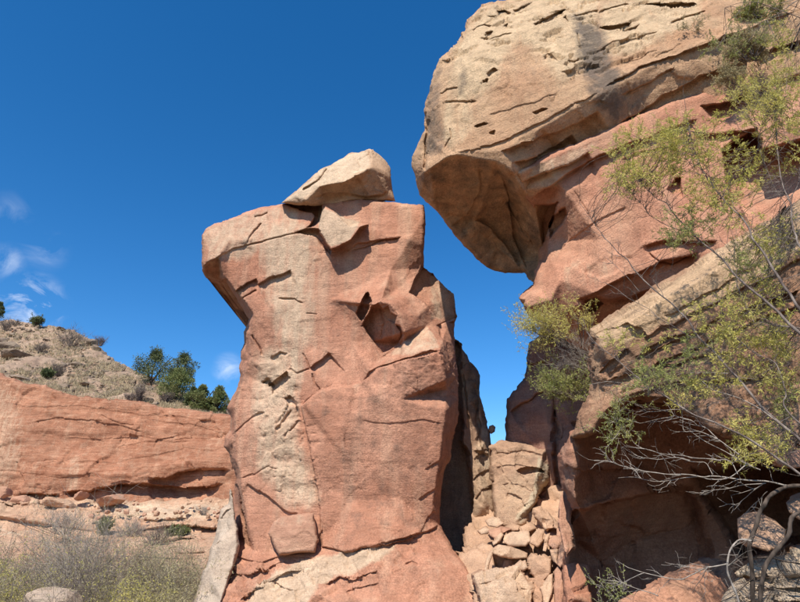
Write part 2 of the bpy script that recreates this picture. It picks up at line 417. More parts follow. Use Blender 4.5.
    for kk, u in enumerate((.12, .35, .65, 1.0)):
        r = ring.copy(); sh = inset * u * u
        yt = ring[:, 1] * (1 - u * .5) + (ring[:, 1].mean() * u * .5) + thick * u; yt = np.maximum(yt, ring[:, 1] + thick * u * .3)
        c0 = np.array([0, 0, CAMZ]); r = c0 + (ring - c0) * (yt / ring[:, 1])[:, None]; cc = r.mean(0)
        r2 = r + (cc - r) * (sh + .02 * u); r2[:, 1] = r[:, 1]; r = r2
        V.append(r); rings.append(np.arange(base, base + len(r))); base += len(r)
    c = V[-1].mean(0) + np.array([0, .15 * thick, 0]); V.append(c[None]); ci = base
    W = np.concatenate(V)
    fs = [f]
    for a, b in zip(rings[:-1], rings[1:]):
        a2, b2 = np.roll(a, -1), np.roll(b, -1)
        fs.append(np.stack([a, b, b2], 1)); fs.append(np.stack([a, b2, a2], 1))
    b = rings[-1]; fs.append(np.stack([b, np.full(len(b), ci), np.roll(b, -1)], 1))
    # orient: front faces must look at the camera, side faces share the loop's sense
    A, B, C = W[f[:, 0]], W[f[:, 1]], W[f[:, 2]]
    nn = np.cross(B - A, C - A)
    flip = (nn * (A - np.array([0, 0, CAMZ]))).sum(1) > 0
    f2 = f.copy(); f2[flip] = f2[flip][:, [0, 2, 1]]; fs[0] = f2
    sa = W[loop[0]]; sb = W[loop[1]]; sc_ = W[rings[1][0]]
    nrm = np.cross(sc_ - sa, sb - sa); outward = sa - cen; outward[1] = 0
    tot = 0
    for q in range(0, len(loop), max(1, len(loop) // 24)):
        q2 = (q + 1) % len(loop); nr = np.cross(W[rings[1][q]] - W[loop[q]], W[rings[1][q2]] - W[loop[q]]); ow = W[loop[q]] - cen; ow[1] = 0
        tot += np.sign((nr * ow).sum())
    if tot < 0: fs[1:] = [q[:, [0, 2, 1]] for q in fs[1:]]
    F = np.concatenate(fs)
    # displacement along normals
    def normals():
        A, B, C = W[F[:, 0]], W[F[:, 1]], W[F[:, 2]]; fn = np.cross(B - A, C - A)
        vn = np.zeros_like(W)
        for k in range(3): np.add.at(vn, F[:, k], fn)
        return vn / (np.linalg.norm(vn, axis=1, keepdims=True) + 1e-12)
    vn = normals(); EE = np.r_[F[:, [0, 1]], F[:, [1, 2]], F[:, [2, 0]]]
    for _ in range(3):
        a_ = vn.copy()
        for k in range(3): a_[:, k] += np.bincount(EE[:, 0], vn[EE[:, 1], k], len(W)) + np.bincount(EE[:, 1], vn[EE[:, 0], k], len(W))
        vn = a_ / (np.linalg.norm(a_, axis=1, keepdims=True) + 1e-12)
    d = np.zeros(len(W)); off = np.array([seed * 3.1, seed * 1.7, seed * 2.3])
    if nz[0]: d += nz[0] * fbm(W * nz[1] + off, 6, seed, .55) * 1.6
    if ch[0]: d += ch[0] * chisel((W + .25 * np.stack([vnoise(W * 2, 1), vnoise(W * 2, 2), vnoise(W * 2, 3)], 1)) * ch[1] + off, seed)
    if st[0]:
        tz = (W[:, 2] * math.cos(tilt) - W[:, 0] * math.sin(tilt)) + .12 * vnoise(W * .9 + off, 31)
        msk = sm(vnoise(W * np.array([.7, .7, 1.5]) + off, 33) * .9 + .55)
        d += st[0] * msk * (strata(tz * st[1], seed) + .5 * strata(tz * st[1] * 2.7 + 3, seed + 9))
    for (rp_, ra, rf) in rg:
        rm_ = np.zeros(len(W)); rm_[:nf] = sm(poly_sd(Xw, Yw, rp_) / 10 + .5)
        d += rm_ * ra * (chisel(W * rf * np.array([1, 1, 1.7]) + off, seed + 60) + .8 * fbm(W * rf * 1.3, 4, seed + 70) + .5 * chisel(W * rf * 2.3 + off, seed + 66))
    if pk:
        ca, sa_ = math.cos(tilt), math.sin(tilt); Q = np.stack([W[:, 0] * ca + W[:, 2] * sa_, W[:, 1], (W[:, 2] * ca - W[:, 0] * sa_) * 2.6], 1) * pk[1]
        q = fbm(Q + off, 4, seed + 3, .55); area_ = sm(vnoise(W * .5 + off, 77) * 1.2 + pk[3])
        if len(pk) > 4:
            pq = np.zeros(len(W)); pq[:nf] = sm(poly_sd(Xw, Yw, pk[4]) / 18 + .5); area_ = area_ * pq
        d -= pk[0] * sm((q - pk[2]) / .05) * area_
    W = W + vn * d[:, None]
    at = {'cream': np.zeros(len(W)), 'stain_shade': np.zeros(len(W))}
    for (which, poly, sf, amt) in masks:
        q = poly_sd(Xw, Yw, poly); at[which][:nf] = np.maximum(at[which][:nf], amt * sm(q / sf + .5))
    o = link_mesh(name, W, F, mat, None, smooth, at)
    o['_'] = 0; del o['_']
    return o, D

# ================================================================== LARGE STRUCTURE
# ground sheet
gn = 90
gx = np.linspace(-1, 1, gn); gx = np.sign(gx) * np.abs(gx) ** 2.6 * 900; gy = gx.copy()
GX, GY = np.meshgrid(gx, gy); gp = np.c_[GX.ravel(), GY.ravel(), np.zeros(GX.size)]
gz = .18 * fbm(gp * .25, 4, 3) * np.clip(np.hypot(gp[:, 0], gp[:, 1]) / 6, .2, 1) - .05
gz -= 1.35 * sm((gp[:, 1] - 7) / 7)
gp[:, 2] = gz
ii = np.arange(gn * gn).reshape(gn, gn)
gf = np.stack([ii[:-1, :-1].ravel(), ii[:-1, 1:].ravel(), ii[1:, 1:].ravel(), ii[1:, :-1].ravel()], 1)
g = link_mesh('ground', gp, gf, M_ground, smooth=True); tag(g, kind='structure')

# --- hillside above the red cliff
hill_out = [(-80, 318, 82), (-20, 319, 80), (0, 321, 78), (18, 320, 77), (33, 323, 76), (45, 326, 75), (58, 327, 73), (72, 329, 71), (85, 336, 69), (95, 345, 67),
            (105, 355, 64), (120, 366, 61), (140, 376, 58), (165, 384, 55), (190, 396, 52), (212, 408, 50), (232, 416, 49), (300, 432, 48), (300, 455, 46), (225, 423, 46),
            (195, 417, 46), (138, 407, 46), (78, 401, 46), (30, 389, 46), (0, 380, 46), (-80, 376, 46)]
hill, HD = relief('hill', hill_out, M_hill, pts=[(40, 360, 58), (0, 350, 63), (90, 380, 53), (140, 392, 50)], s=1.5, thick=12, round_px=5, round_m=2.0,
                  jit=1.2, nz=(.45, .30), ch=(.35, .45), seed=3)
tag(hill, kind='structure')
# --- long red cliff
cl_out = [(-80, 366, 45.5), (0, 374, 45.5), (30, 383, 45.5), (55, 388, 45.5), (78, 395, 45.5), (110, 399, 45.5), (138, 401, 45.5), (170, 406, 45.5), (195, 411, 45.5), (226, 417, 45.5), (300, 430, 45),
          (300, 516, 44), (232, 516, 44.2), (200, 519, 44.6), (150, 526, 44.5), (100, 519, 44.2), (60, 514, 44), (0, 512, 44), (-80, 510, 44)]
cl_f = [('under', [(148, 478), (165, 479), (180, 472), (200, 468), (232, 470)], 5.0, 5, 2),
        ('under', [(60, 493), (90, 491), (120, 484), (150, 485), (190, 489), (225, 484)], 6, 4.5, 2),
        ('under', [(18, 492), (40, 494), (60, 495)], 4, 2.5, 1.5),
        ('under', [(28, 424), (55, 418), (90, 420), (120, 425), (150, 433)], .55, 10),
        ('under', [(60, 436), (100, 440), (140, 436), (175, 442), (200, 440)], .4, 8),
        ('under', [(0, 402), (40, 407), (80, 405), (130, 413), (180, 416), (226, 424)], .3, 7),
        ('under', [(20, 462), (60, 460), (110, 462), (150, 455), (185, 448), (226, 452)], .35, 9),
        ('under', [(110, 483), (125, 481), (136, 484)], .6, 5),
        ('crack', [(152, 448), (158, 440), (180, 436)], .5, 1.2), ('crack', [(100, 414), (120, 424), (136, 425)], .35, 1.1),
        ('under', [(-20, 470), (30, 472), (60, 478), (100, 472), (140, 468)], .3, 8),
        ('under', [(120, 446), (160, 440), (226, 436)], .35, 8), ('under', [(150, 398 + 22), (190, 424), (226, 434)], .3, 6)]
cliff, CD = relief('cliff', cl_out, M_cliff, pts=[(60, 440, 44.6), (120, 450, 44.9), (190, 440, 44.9), (30, 470, 43.7), (100, 478, 43.6), (150, 470, 44.0), (200, 462, 43.9)],
                   feats=cl_f, s=1.35, thick=6, round_px=4, round_m=.6, jit=.8, nz=(.22, .25), st=(.10, .9), ch=(.16, .45), uk=(.2, 3.0), ck=(.25, .7), warp=1.3, seed=5,
                   masks=[('cream', [(-40, 380), (10, 380), (24, 420), (26, 470), (0, 500), (-40, 500)], 30, .5), ('cream', [(70, 455), (82, 455), (78, 492), (64, 492)], 8, .45)])
tag(cliff, kind='structure')
# --- stepped ledges under the cliff
le_out = [(-80, 493, 44), (0, 494, 44), (40, 498, 44), (90, 500, 44), (140, 503, 44), (200, 500, 44), (300, 500, 44), (300, 560, 30), (240, 660, 17), (100, 665, 15), (-100, 660, 15), (-80, 560, 30)]
def off(l, dy, Y): return [(x, y + dy, Y) for x, y in l]
l1 = [(-60, 512), (0, 516), (30, 521), (60, 526), (105, 533), (130, 531), (165, 526.5), (195, 526), (228, 530), (290, 532)]
l2 = [(-60, 536), (0, 540), (40, 546), (80, 545), (105, 541), (130, 543), (160, 546), (175, 538), (200, 539), (226, 546), (290, 550)]
l3 = [(-60, 560), (0, 562), (60, 566), (110, 560), (150, 558), (175, 550), (205, 551), (228, 556), (290, 560)]
le_f = [('crack', [(-20, 503), (20, 505), (60, 506)], .8, 1.2), ('crack', [(120, 518), (150, 520), (190, 519)], .6, 1.2), ('crack', [(10, 531), (30, 533), (55, 536)], .8, 1.2), ('under', [(165, 526.5), (195, 526), (228, 530)], 1.2, 3, 1.3), ('under', [(175, 538), (200, 539), (226, 546)], .9, 3, 1.3), ('crack', [(60, 552), (90, 556), (120, 552)], .6, 1.5)]
ledge, LD = relief('rock_ledge', le_out, M_ledge, lines=[off(l1, -12, 41.6), off(l1, -5, 41.2), off(l1, -.8, 39.4), off(l1, 2.5, 40.1), off(l1, 9, 39.7), off(l2, -.8, 37.2), off(l2, 2.5, 37.9), off(l2, 9, 37.4), off(l3, 0, 34.5), off(l3, 4, 34.9), off(l3, 12, 33.5)], feats=le_f, s=1.4,
                   thick=3, round_px=3, round_m=.2, jit=1, nz=(.22, .45), st=(.10, 1.6), ch=(.22, .7), soft=1, uk=(1, 1.3), seed=7,
                   masks=[('cream', [(-20, 526), (40, 534), (90, 544), (80, 556), (0, 552)], 10, .8), ('cream', [(80, 500), (160, 504), (226, 503), (226, 522), (120, 522)], 8, .6)])
tag(ledge, kind='structure')

# ================================================================== THE PILLAR
pl_out = [(202, 235, 14.0), (206, 229, 14.1), (217, 222.5, 14.2), (235, 216, 14.3), (259, 208, 14.4), (283, 203.5, 14.5), (315, 200.8, 14.4), (330, 202, 14.3), (357, 199.8, 14.3), (383, 200.8, 14.3),
          (404, 203, 14.2), (424, 205, 14.2), (425.5, 215, 14.2), (424.5, 246, 14.3), (424, 268, 14.6), (432, 273, 14.9), (444, 286, 14.85), (453, 294, 14.85), (455, 305, 14.85), (456.5, 317, 14.8), (454, 323, 14.8),
          (454, 336, 14.7), (455, 352, 14.5), (457.5, 375, 14.5), (459.5, 400, 14.6), (457, 424, 14.7), (451, 440, 14.7), (450.5, 456, 14.6), (445, 473, 14.6), (441.5, 490, 14.5), (440, 524, 14.2), (446, 538, 13.8),
          (449, 543, 13.6), (466, 567, 13.0), (480, 590, 12.7), (486, 602, 12.6), (494, 640, 12.4), (490, 690, 12.3), (330, 690, 12.1), (185, 690, 12.8), (190, 640, 13.3), (197, 602, 13.8), (214, 562, 14.6), (230, 532, 15.3),
          (233, 500, 15.4), (236.5, 479, 15.2), (232, 464, 15.1), (228.5, 453, 15.1), (224, 447, 15.1), (224.5, 438, 15.1), (230, 429, 15.1), (231, 418, 15.1), (227, 408, 15.1), (236, 390, 15.2), (240.5, 376, 15.3), (239, 368, 15.3), (242, 361, 15.3),
          (241, 352, 15.3), (244, 344, 15.4), (243, 331, 15.4), (247, 325, 15.5), (248.5, 318, 15.5), (243, 309, 15.4), (231, 291, 15.1), (226, 281, 14.9), (219, 281, 14.8), (206, 277, 14.7), (202, 270, 14.3)]
pl_lines = [
    [(203, 266, 13.9), (211, 259.5, 13.7), (218, 257, 13.7), (226, 279, 14.0), (235, 290, 14.05), (246, 302, 14.0), (253, 314, 14.0), (251, 333, 14.15), (251, 358, 14.25), (244, 374, 14.5), (234, 407, 14.5), (236, 440, 14.4), (238, 462, 14.4), (241, 480, 14.3), (248, 520, 14.15), (255, 552, 14.0)],
    [(361, 382, 13.85), (369, 371, 13.7), (383, 364.5, 13.5), (400, 359.5, 13.3), (412, 356.5, 13.2), (430, 349.5, 13.1), (440, 350, 13.15), (451, 362, 13.8)],
    [(440, 351, 13.18), (446, 380, 13.35), (446, 410, 13.48), (442, 440, 13.6), (437, 475, 13.74), (433, 505, 13.85), (430, 524, 13.9)],
    [(383, 357, 14.15), (402, 344, 14.1), (428, 325, 14.05), (446, 330, 14.3)],
    [(345, 552, 13.4), (369, 546, 13.3), (397, 541, 13.35), (420, 536, 13.5), (440, 527, 13.9)],
    [(370, 309, 13.85), (374, 304.5, 13.55), (380, 301, 13.35), (390, 303.5, 13.25), (398.5, 314, 13.2), (405, 332, 13.25), (403, 344, 13.6)],
    [(361, 328, 14.15), (371, 342, 14.2), (383, 356.5, 14.1)],
    [(300, 230, 14.12), (300, 300, 14.05), (303, 350, 14.0), (300, 405, 13.95), (312, 470, 13.9), (320, 545, 13.8)],
]
pl_pts = [(230, 240, 13.9), (260, 240, 14.0), (360, 230, 14.12), (410, 240, 14.1), (330, 300, 14.12), (390, 270, 14.15), (350, 340, 14.15), (330, 390, 14.0), (270, 330, 14.05), (275, 430, 13.95), (275, 490, 14.0),
          (350, 430, 13.72), (400, 400, 13.42), (400, 440, 13.56), (350, 500, 13.84), (400, 500, 13.78), (330, 560, 13.3), (400, 560, 12.95), (440, 570, 12.7), (350, 600, 12.5), (430, 605, 12.35), (270, 575, 13.2), (240, 600, 13.0), (300, 605, 12.8),
          (446, 300, 14.6), (440, 314, 14.35), (395, 291, 14.1), (411, 296, 14.0), (428, 306, 14.0), (418, 316, 13.7), (370, 400, 13.58), (446, 390, 13.9)]
pl_f = [
    ('under', [(203, 262), (211, 260.5), (218, 257), (230, 251), (243, 246), (247, 242)], .12, 10, 1.2),
    ('crack', [(247, 243), (250, 236), (254, 230), (263, 222)], .22, 1.1), ('crack', [(243, 246), (264, 241), (280, 237), (294, 233), (304, 231)], .14, .9),
    ('crack', [(254, 216.5), (261, 216), (268, 213)], .16, 1.1),
    ('pit', [(283, 203.5), (302, 201), (315, 200), (322, 204), (323, 212), (319, 221), (311, 226), (307, 227), (314, 216), (312, 212.5), (299, 209.5)], .55, 1.5),
    ('plate', [(317.5, 229), (322, 212), (326, 206), (350, 224), (368, 225), (360, 228.5), (351, 241), (331, 250)], .42, 1.4),
    ('pit', [(296, 232), (306, 228), (313, 228), (317.5, 229), (331, 250), (331, 254), (324, 247), (316, 237), (311, 235)], .3, 1.2),
    ('under', [(330, 252), (350, 250), (358, 243), (383, 240), (403, 237.5)], .22, 9, 1.3),
    ('crack', [(350, 252), (359, 249), (370, 245.5), (383, 240.5), (403, 237.6)], .15, 1.0),
    ('under', [(258, 285), (270, 277.5), (283, 273), (291, 269)], .35, 6, 1.3), ('under', [(234, 292), (247, 284), (258, 278.5)], .35, 7, 1.2),
    ('crack', [(240, 300), (247, 296), (258, 290)], .2, 1.2),
    ('crack', [(278, 298.6), (294, 298.6), (304, 303)], .16, .9), ('crack', [(306, 312.5), (318, 314)], .1, .8),
    ('under', [(309.5, 369.5), (318, 362), (329.6, 353)], .38, 4, 1.2),
    ('crack', [(301, 352), (306, 360), (310, 369), (297, 373), (288, 368)], .14, 1.0), ('crack', [(311, 373), (314, 382), (320, 390.5)], .15, 1.0),
    ('under', [(301, 406), (310, 399), (320, 390), (333, 386), (345, 385), (358, 388)], -.2, 22, 2),
    ('crack', [(301, 406), (310, 399), (320, 391), (333, 386)], .14, 1.1), ('crack', [(329, 353), (333, 363), (344, 373)], .08, 1.0),
    ('pit', [(361, 326.5), (366, 315), (372, 307), (379, 303), (384, 309), (389, 305), (391, 313), (397, 316), (395, 323), (401, 326), (402.5, 334), (399, 343), (391, 349), (382.5, 354), (372, 341)], .42, 1.5), ('crack', [(380, 306), (384, 322), (380, 340)], .12, 1.5), ('plate', [(388, 320), (395, 322), (401, 331), (399, 341), (392, 338)], .12, 2),
    ('pit', [(356.5, 314), (358.6, 306), (366.6, 292), (371, 300), (369, 309), (361, 322)], .5, 1.6),
    ('under', [(422, 266), (416, 277), (410, 293), (414, 299), (426, 306)][::-1], .0, 9),
    ('pit', [(410, 293), (414.5, 280), (422.5, 267), (432, 272), (444, 285), (455, 294), (457, 318), (441, 325), (428, 306)], .5, 1.2),
    ('under', [(436, 326), (446, 322), (455, 321)], .35, 6, 1.2),
    ('pit', [(270, 385), (281, 376), (286, 371), (290, 378), (282, 388), (272, 396)], .22, 2.5), ('crack', [(262, 385), (268, 380), (272, 388)], .3, 1.6),
    ('under', [(283, 398), (290, 395), (298, 408), (301, 420)], .25, 9, 2), ('crack', [(275, 432), (285, 420), (293, 410)], .2, 2.0), ('crack', [(283, 438), (292, 428), (299, 420)], .2, 1.6),
    ('under', [(270, 358), (280, 352), (287, 354)], .2, 5, 2), ('crack', [(251, 335), (258, 345), (262, 355)], .2, 1.5),
    ('crack', [(240, 480), (255, 474), (268, 466), (279, 470)], .1, 1.2), ('under', [(245, 482), (262, 492), (275, 503), (290, 512), (300, 513)], .2, 12, 1.5),
    ('crack', [(227, 440), (244, 424), (258, 414), (266, 412)], .1, 1.1),
    ('pit', [(229, 486), (236, 479), (242, 500), (247, 530), (251, 548), (240, 551), (234, 545), (231, 520)], .75, 2.2, .6),
    ('under', [(318, 513), (323, 530), (317, 541), (320, 549), (345, 553), (369, 546), (397, 541), (422, 536)], -.15, 9, 1.5),
    ('under', [(340, 554), (369, 547), (397, 542), (420, 537)], .3, 5, 1.3),
    ('under', [(233, 556), (250, 560), (262, 562), (280, 557), (318, 556)], .2, 5, 1.4), ('under', [(215, 585), (235, 575), (262, 572), (285, 560)], .22, 5, 1.3),
    ('under', [(238, 600), (262, 586), (285, 575), (300, 568)], .25, 6, 1.3), ('under', [(322, 588), (340, 577), (352, 580), (380, 570)], .22, 5, 1.3),
    ('under', [(255, 585), (275, 583), (296, 592)], .15, 5), ('under', [(345, 590), (362, 588), (380, 583)], .12, 4), ('crack', [(405, 565), (412, 563), (418, 566)], .12, 1.3),
    ('under', [(420, 534), (428, 520), (434, 510)], .12, 5), ('under', [(424, 470), (436, 462), (447, 455)], .1, 5), ('under', [(418, 500), (430, 492), (442, 486)], .12, 5),
    ('under', [(360, 420), (390, 424), (425, 420), (445, 424)], .05, 8), ('under', [(361, 382), (369, 371), (383, 364.5), (400, 359.5), (412, 356.5), (430, 350), (446, 354)], .2, 9, 1.4), ('plate', [(301, 406), (320, 391), (345, 386), (361, 382.5), (383, 365.5), (412, 357.5), (440, 351), (470, 400), (450, 490), (442, 524), (420, 535), (345, 552), (322, 548), (320, 510), (310, 450)], .15, 1.8),
    ('crack', [(440, 329), (446, 345), (452, 362), (454, 390)], .05, 1.5)]
pl_m = [('cream', [(268, 212), (318, 228), (313, 300), (316, 345), (300, 352), (280, 350), (268, 310), (264, 285), (255, 250)], 30, .74),
        ('cream', [(205, 225), (300, 200), (300, 240), (240, 262), (205, 262)], 16, .62), ('cream', [(318, 206), (360, 222), (350, 240), (331, 247), (318, 229)], 4, .9),
        ('cream', [(256, 350), (298, 340), (306, 365), (300, 400), (302, 440), (320, 500), (312, 512), (285, 505), (254, 465), (250, 410)], 26, .74),
        ('cream', [(245, 602), (262, 578), (300, 560), (345, 552), (395, 545), (380, 562), (330, 580), (300, 610), (250, 640)], 8, 1.0),
        ('cream', [(385, 356), (428, 325), (440, 348), (412, 355)], 5, .6), ('cream', [(428, 272), (456, 292), (455, 322), (432, 318)], 6, .55),  # first polygon paints sunlight onto the facet above the ridge
        ('cream', [(198, 600), (215, 565), (230, 560), (225, 600)], 8, .6),
        ('stain_shade', [(326, 262), (346, 262), (340, 350), (326, 345)], 14, .3), ('stain_shade', [(404, 240), (424, 240), (424, 268), (412, 290)], 10, .4), ('stain_shade', [(232, 330), (250, 340), (246, 400), (232, 400)], 8, .4), ('stain_shade', [(300, 405), (345, 388), (345, 398), (302, 440)], 6, .3),
        ('stain_shade', [(362, 385), (384, 366), (438, 352), (455, 380), (450, 470), (440, 530), (350, 530), (335, 440)], 14, .30), ('stain_shade', [(385, 440), (400, 440), (402, 530), (390, 530)], 20, .25)]  # first polygon: browner face below the ridge, its shade partly painted in
pillar, PD = relief('sandstone_pillar', pl_out, M_pillar, pts=pl_pts, lines=pl_lines, feats=pl_f, s=1.25, thick=2.6, inset=.25, round_px=3.5, round_m=.22,
                    jit=.8, nz=(.022, 1.6), ch=(.018, 1.6), st=(.006, 3.2), pk=(.022, 3.0, .33, .2), soft=1, warp=1.0, uk=(.5, 2.6), ck=(.5, .7), rg=[([(200, 620), (215, 575), (245, 562), (300, 560), (345, 552), (420, 536), (440, 535), (415, 556), (380, 570), (350, 600), (330, 640)], .10, 1.9), ([(256, 360), (290, 350), (302, 400), (304, 440), (322, 505), (312, 512), (280, 500), (252, 460)], .045, 2.2), ([(385, 357), (430, 349), (455, 362), (455, 400), (380, 395)], .025, 3.5)], seed=11, masks=pl_m)
tag(pillar, 'tall pink sandstone pillar with a beak-like left top and a flat rock on its head', 'rock pillar')

# cap rock on the pillar
cap_out = [(282, 203, 14.0), (292, 195, 13.9), (303, 184, 13.9), (315, 175, 14.0), (330, 165, 14.2), (345, 156, 14.5), (352, 152.5, 14.6), (371, 149, 14.8), (381, 156, 14.8), (390, 167, 14.8), (391, 180, 14.6), (392, 190, 14.5), (395, 201, 14.5),
           (383, 201.5, 14.4), (357, 200.5, 14.3), (335, 205, 14.2), (318, 207, 14.2), (312, 206.5, 14.0), (303, 204.5, 13.95), (292, 204, 13.95)]
relief_cap, _ = relief('cap_rock', cap_out, M_pillar_lo, pts=[(330, 180, 13.75), (345, 168, 13.95)], lines=[[(306, 200, 13.75), (320, 186, 13.65), (346, 181, 13.6), (372, 167, 13.75), (384, 172, 14.1), (390, 178, 14.4)], [(325, 202, 14.2), (350, 193, 14.15), (388, 193, 14.3)], [(354, 163, 14.1), (371, 151, 14.5)]],
                       feats=[('crack', [(303, 190), (312, 183), (322, 176), (330, 168)], .2, 1.2), ('pit', [(355, 160), (370, 151), (372, 160), (360, 167)], .1, 3), ('under', [(316, 196), (340, 193), (365, 196), (388, 190)], .2, 6, 1.3), ('under', [(318, 188), (330, 184), (346, 181), (360, 175)], .18, 12, 1.5)],
                       s=1.2, thick=2.2, inset=.3, round_px=3, round_m=.15, jit=.7, nz=(.02, 1.6), ch=(.03, 1.6), seed=13, masks=[('cream', [(284, 200), (315, 174), (350, 153), (366, 150), (372, 166), (346, 180), (318, 186), (303, 200)], 5, .8), ('stain_shade', [(320, 190), (350, 184), (388, 175), (392, 195), (340, 198)], 8, .3)])
tag(relief_cap, 'tilted tan cap rock lying flat on the head of the pink pillar', 'boulder')
# small stone block at the foot of the pillar
o, _ = relief('rock_block', [(268, 534, 13.5), (274, 521, 13.5), (281, 516, 13.5), (313, 513.5, 13.45), (315.5, 525, 13.4), (318, 541, 13.35), (315.7, 553, 13.35), (300, 553, 13.3), (279, 556, 13.35)], M_rubred, pts=[(295, 535, 13.3)],
              s=1.3, thick=.7, round_px=2.5, round_m=.12, jit=.5, nz=(.015, 2), ch=(.03, 2), seed=17, masks=[('cream', [(270, 515), (318, 513), (317, 525), (272, 530)], 8, .3)])
tag(o, 'squared orange pink block wedged at the lower left foot of the pillar', 'rock')
# grey leaning slab
o, _ = relief('leaning_slab', [(230, 488, 14.6), (233.5, 500, 14.5), (237, 528, 14.2), (239, 545, 13.95), (236, 560, 13.75), (230, 578, 13.45), (222, 602, 13.15), (214, 650, 12.85), (178, 650, 13.2), (194, 602, 13.7), (200, 584, 13.9), (207, 564, 14.1), (217, 530, 14.5), (221, 509, 14.7), (229, 501, 14.7)], M_grey,
              pts=[(222, 540, 14.1), (212, 575, 13.6)], feats=[('crack', [(221, 520), (227, 512), (231, 508)], .12, 1.0), ('crack', [(215, 548), (221, 541)], .1, 1)], s=1.2, thick=1.0, round_px=3, round_m=.2, jit=.6, nz=(.03, 2), ch=(.04, 2), seed=19)
tag(o, 'grey weathered slab leaning on the left foot of the pillar', 'rock slab')
# banded fin behind the pillar, on its right
fin_out = [(440, 330, 16.6), (459.5, 341, 16.4), (470, 360, 16.2), (478, 376, 16.1), (480, 394, 16.0), (486, 421, 15.9), (489, 432, 15.8), (491, 445, 15.8), (493, 458, 15.7), (494, 487, 15.6), (496, 514, 15.4), (494, 530, 15.2), (496, 545, 15.0), (493, 575, 14.6), (480, 600, 14.5), (440, 620, 14.5), (430, 560, 15.5), (430, 430, 16.2)]
o, _ = relief('rock_fin', fin_out, M_fin, pts=[(472, 400, 15.6), (480, 450, 15.3), (484, 500, 15.0)], lines=[[(462, 350, 16.1), (468, 400, 15.75), (472, 450, 15.6), (474, 520, 15.3)]],
              feats=[('under', [(472, 480), (480, 472), (492, 468)], .18, 5, 1.3), ('under', [(474, 500), (482, 490), (493, 486)], .18, 5, 1.3), ('under', [(473, 462), (482, 452), (491, 450)], .12, 5, 1.3), ('crack', [(474, 380), (477, 400), (478, 430), (483, 460)], .22, 1.6), ('crack', [(464, 372), (466, 400), (470, 430)], .2, 1.4),
                     ('pit', [(425, 320), (457, 340), (460, 343), (463, 400), (463, 430), (471, 473), (473, 496), (474, 521), (478, 534), (491, 541), (489, 553), (484, 575), (470, 590), (430, 600)], .9, 2)],
              s=1.2, thick=3.0, inset=.1, round_px=4, round_m=.35, jit=.9, nz=(.06, 1.5), ch=(.07, 1.3), seed=23, masks=[('stain_shade', [(468, 365), (480, 380), (480, 420), (470, 425)], 8, .6), ('cream', [(476, 410), (490, 420), (494, 470), (480, 470)], 8, .6)])
tag(o, 'streaked tan rock fin standing behind the right side of the pillar', 'rock fin')
o, _ = relief('perched_stone', [(487.5, 431, 15.9), (489, 426, 15.9), (493, 424.5, 15.9), (495.5, 427, 15.9), (495, 431.5, 15.9), (491, 434, 15.9)], M_rub, s=.8, thick=.25, round_px=2, round_m=.1, jit=.3, nz=(.01, 4), seed=29)
tag(o, 'small tan stone stuck out on the edge of the streaked fin', 'rock')

# ================================================================== RIGHT SIDE
# dark rock in the cleft
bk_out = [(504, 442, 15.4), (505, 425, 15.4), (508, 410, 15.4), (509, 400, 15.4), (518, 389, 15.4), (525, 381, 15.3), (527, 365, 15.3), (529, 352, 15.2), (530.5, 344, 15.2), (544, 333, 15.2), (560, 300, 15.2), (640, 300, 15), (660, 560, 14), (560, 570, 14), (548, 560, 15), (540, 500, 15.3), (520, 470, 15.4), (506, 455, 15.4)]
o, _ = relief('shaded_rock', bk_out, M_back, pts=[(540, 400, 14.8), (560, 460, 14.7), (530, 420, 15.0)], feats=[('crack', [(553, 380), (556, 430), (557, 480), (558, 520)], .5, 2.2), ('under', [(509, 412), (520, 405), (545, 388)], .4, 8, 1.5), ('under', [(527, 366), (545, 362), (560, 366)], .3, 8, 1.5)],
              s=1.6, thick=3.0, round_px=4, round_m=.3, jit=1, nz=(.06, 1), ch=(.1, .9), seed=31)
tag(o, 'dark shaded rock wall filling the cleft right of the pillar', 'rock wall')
# big overhanging boulder
bo_out = [(411, 167, 12.0), (412, 158, 11.9), (416, 150, 11.8), (419, 142, 11.7), (425, 130, 11.4), (425, 110, 11.4), (429, 92, 11.4), (434, 72, 11.4), (439, 59, 11.4), (450, 49, 11.5), (460, 37, 11.5), (467, 20, 11.6), (475, 11, 11.6), (482, 5, 11.7), (497, 1.5, 11.8), (507, -1, 11.9),
          (530, -25, 12.3), (600, -70, 12.4), (860, -70, 11.6), (860, 60, 10.0), (800, 76, 10.1), (755, 92, 10.3), (720, 104, 10.5), (690, 112, 10.7), (660, 128, 10.9), (625, 152, 11.2), (600, 168, 11.6), (575, 182, 12.0), (556, 200, 12.4), (548, 225, 12.9), (545, 255, 13.3), (538, 283, 13.5),
          (532, 281, 13.6), (525, 273, 14.1), (510, 272.5, 14.2), (495, 271, 14.2), (487, 267, 14.0), (470, 252, 13.6), (450, 230, 13.1), (437, 212, 12.7), (420, 195, 12.35), (415, 182, 12.1)]
bo_lines = [[(424, 172, 11.3), (430, 168, 11.0), (447, 156, 10.75), (457, 154, 10.65), (470, 151, 10.6), (482, 152, 10.55), (495, 161, 10.6), (510, 171, 10.65), (520, 186, 10.9), (529, 196, 11.2)],
            [(475, 221, 12.95), (497, 245, 13.7), (520, 268, 13.9)], [(507, 200, 12.4), (514, 240, 13.5), (527, 270, 13.8)], [(529, 196, 11.25), (536, 208, 11.7), (540, 232, 12.4)],
            [(500, 151, 10.45), (540, 128, 10.35), (575, 108, 10.3), (600, 94, 10.2), (660, 62, 10.1), (730, 34, 9.95), (800, 10, 9.9)],
            [(470, 60, 10.75), (520, 30, 10.95), (600, 5, 11.0), (700, -15, 11.0), (800, -30, 11.0)]]
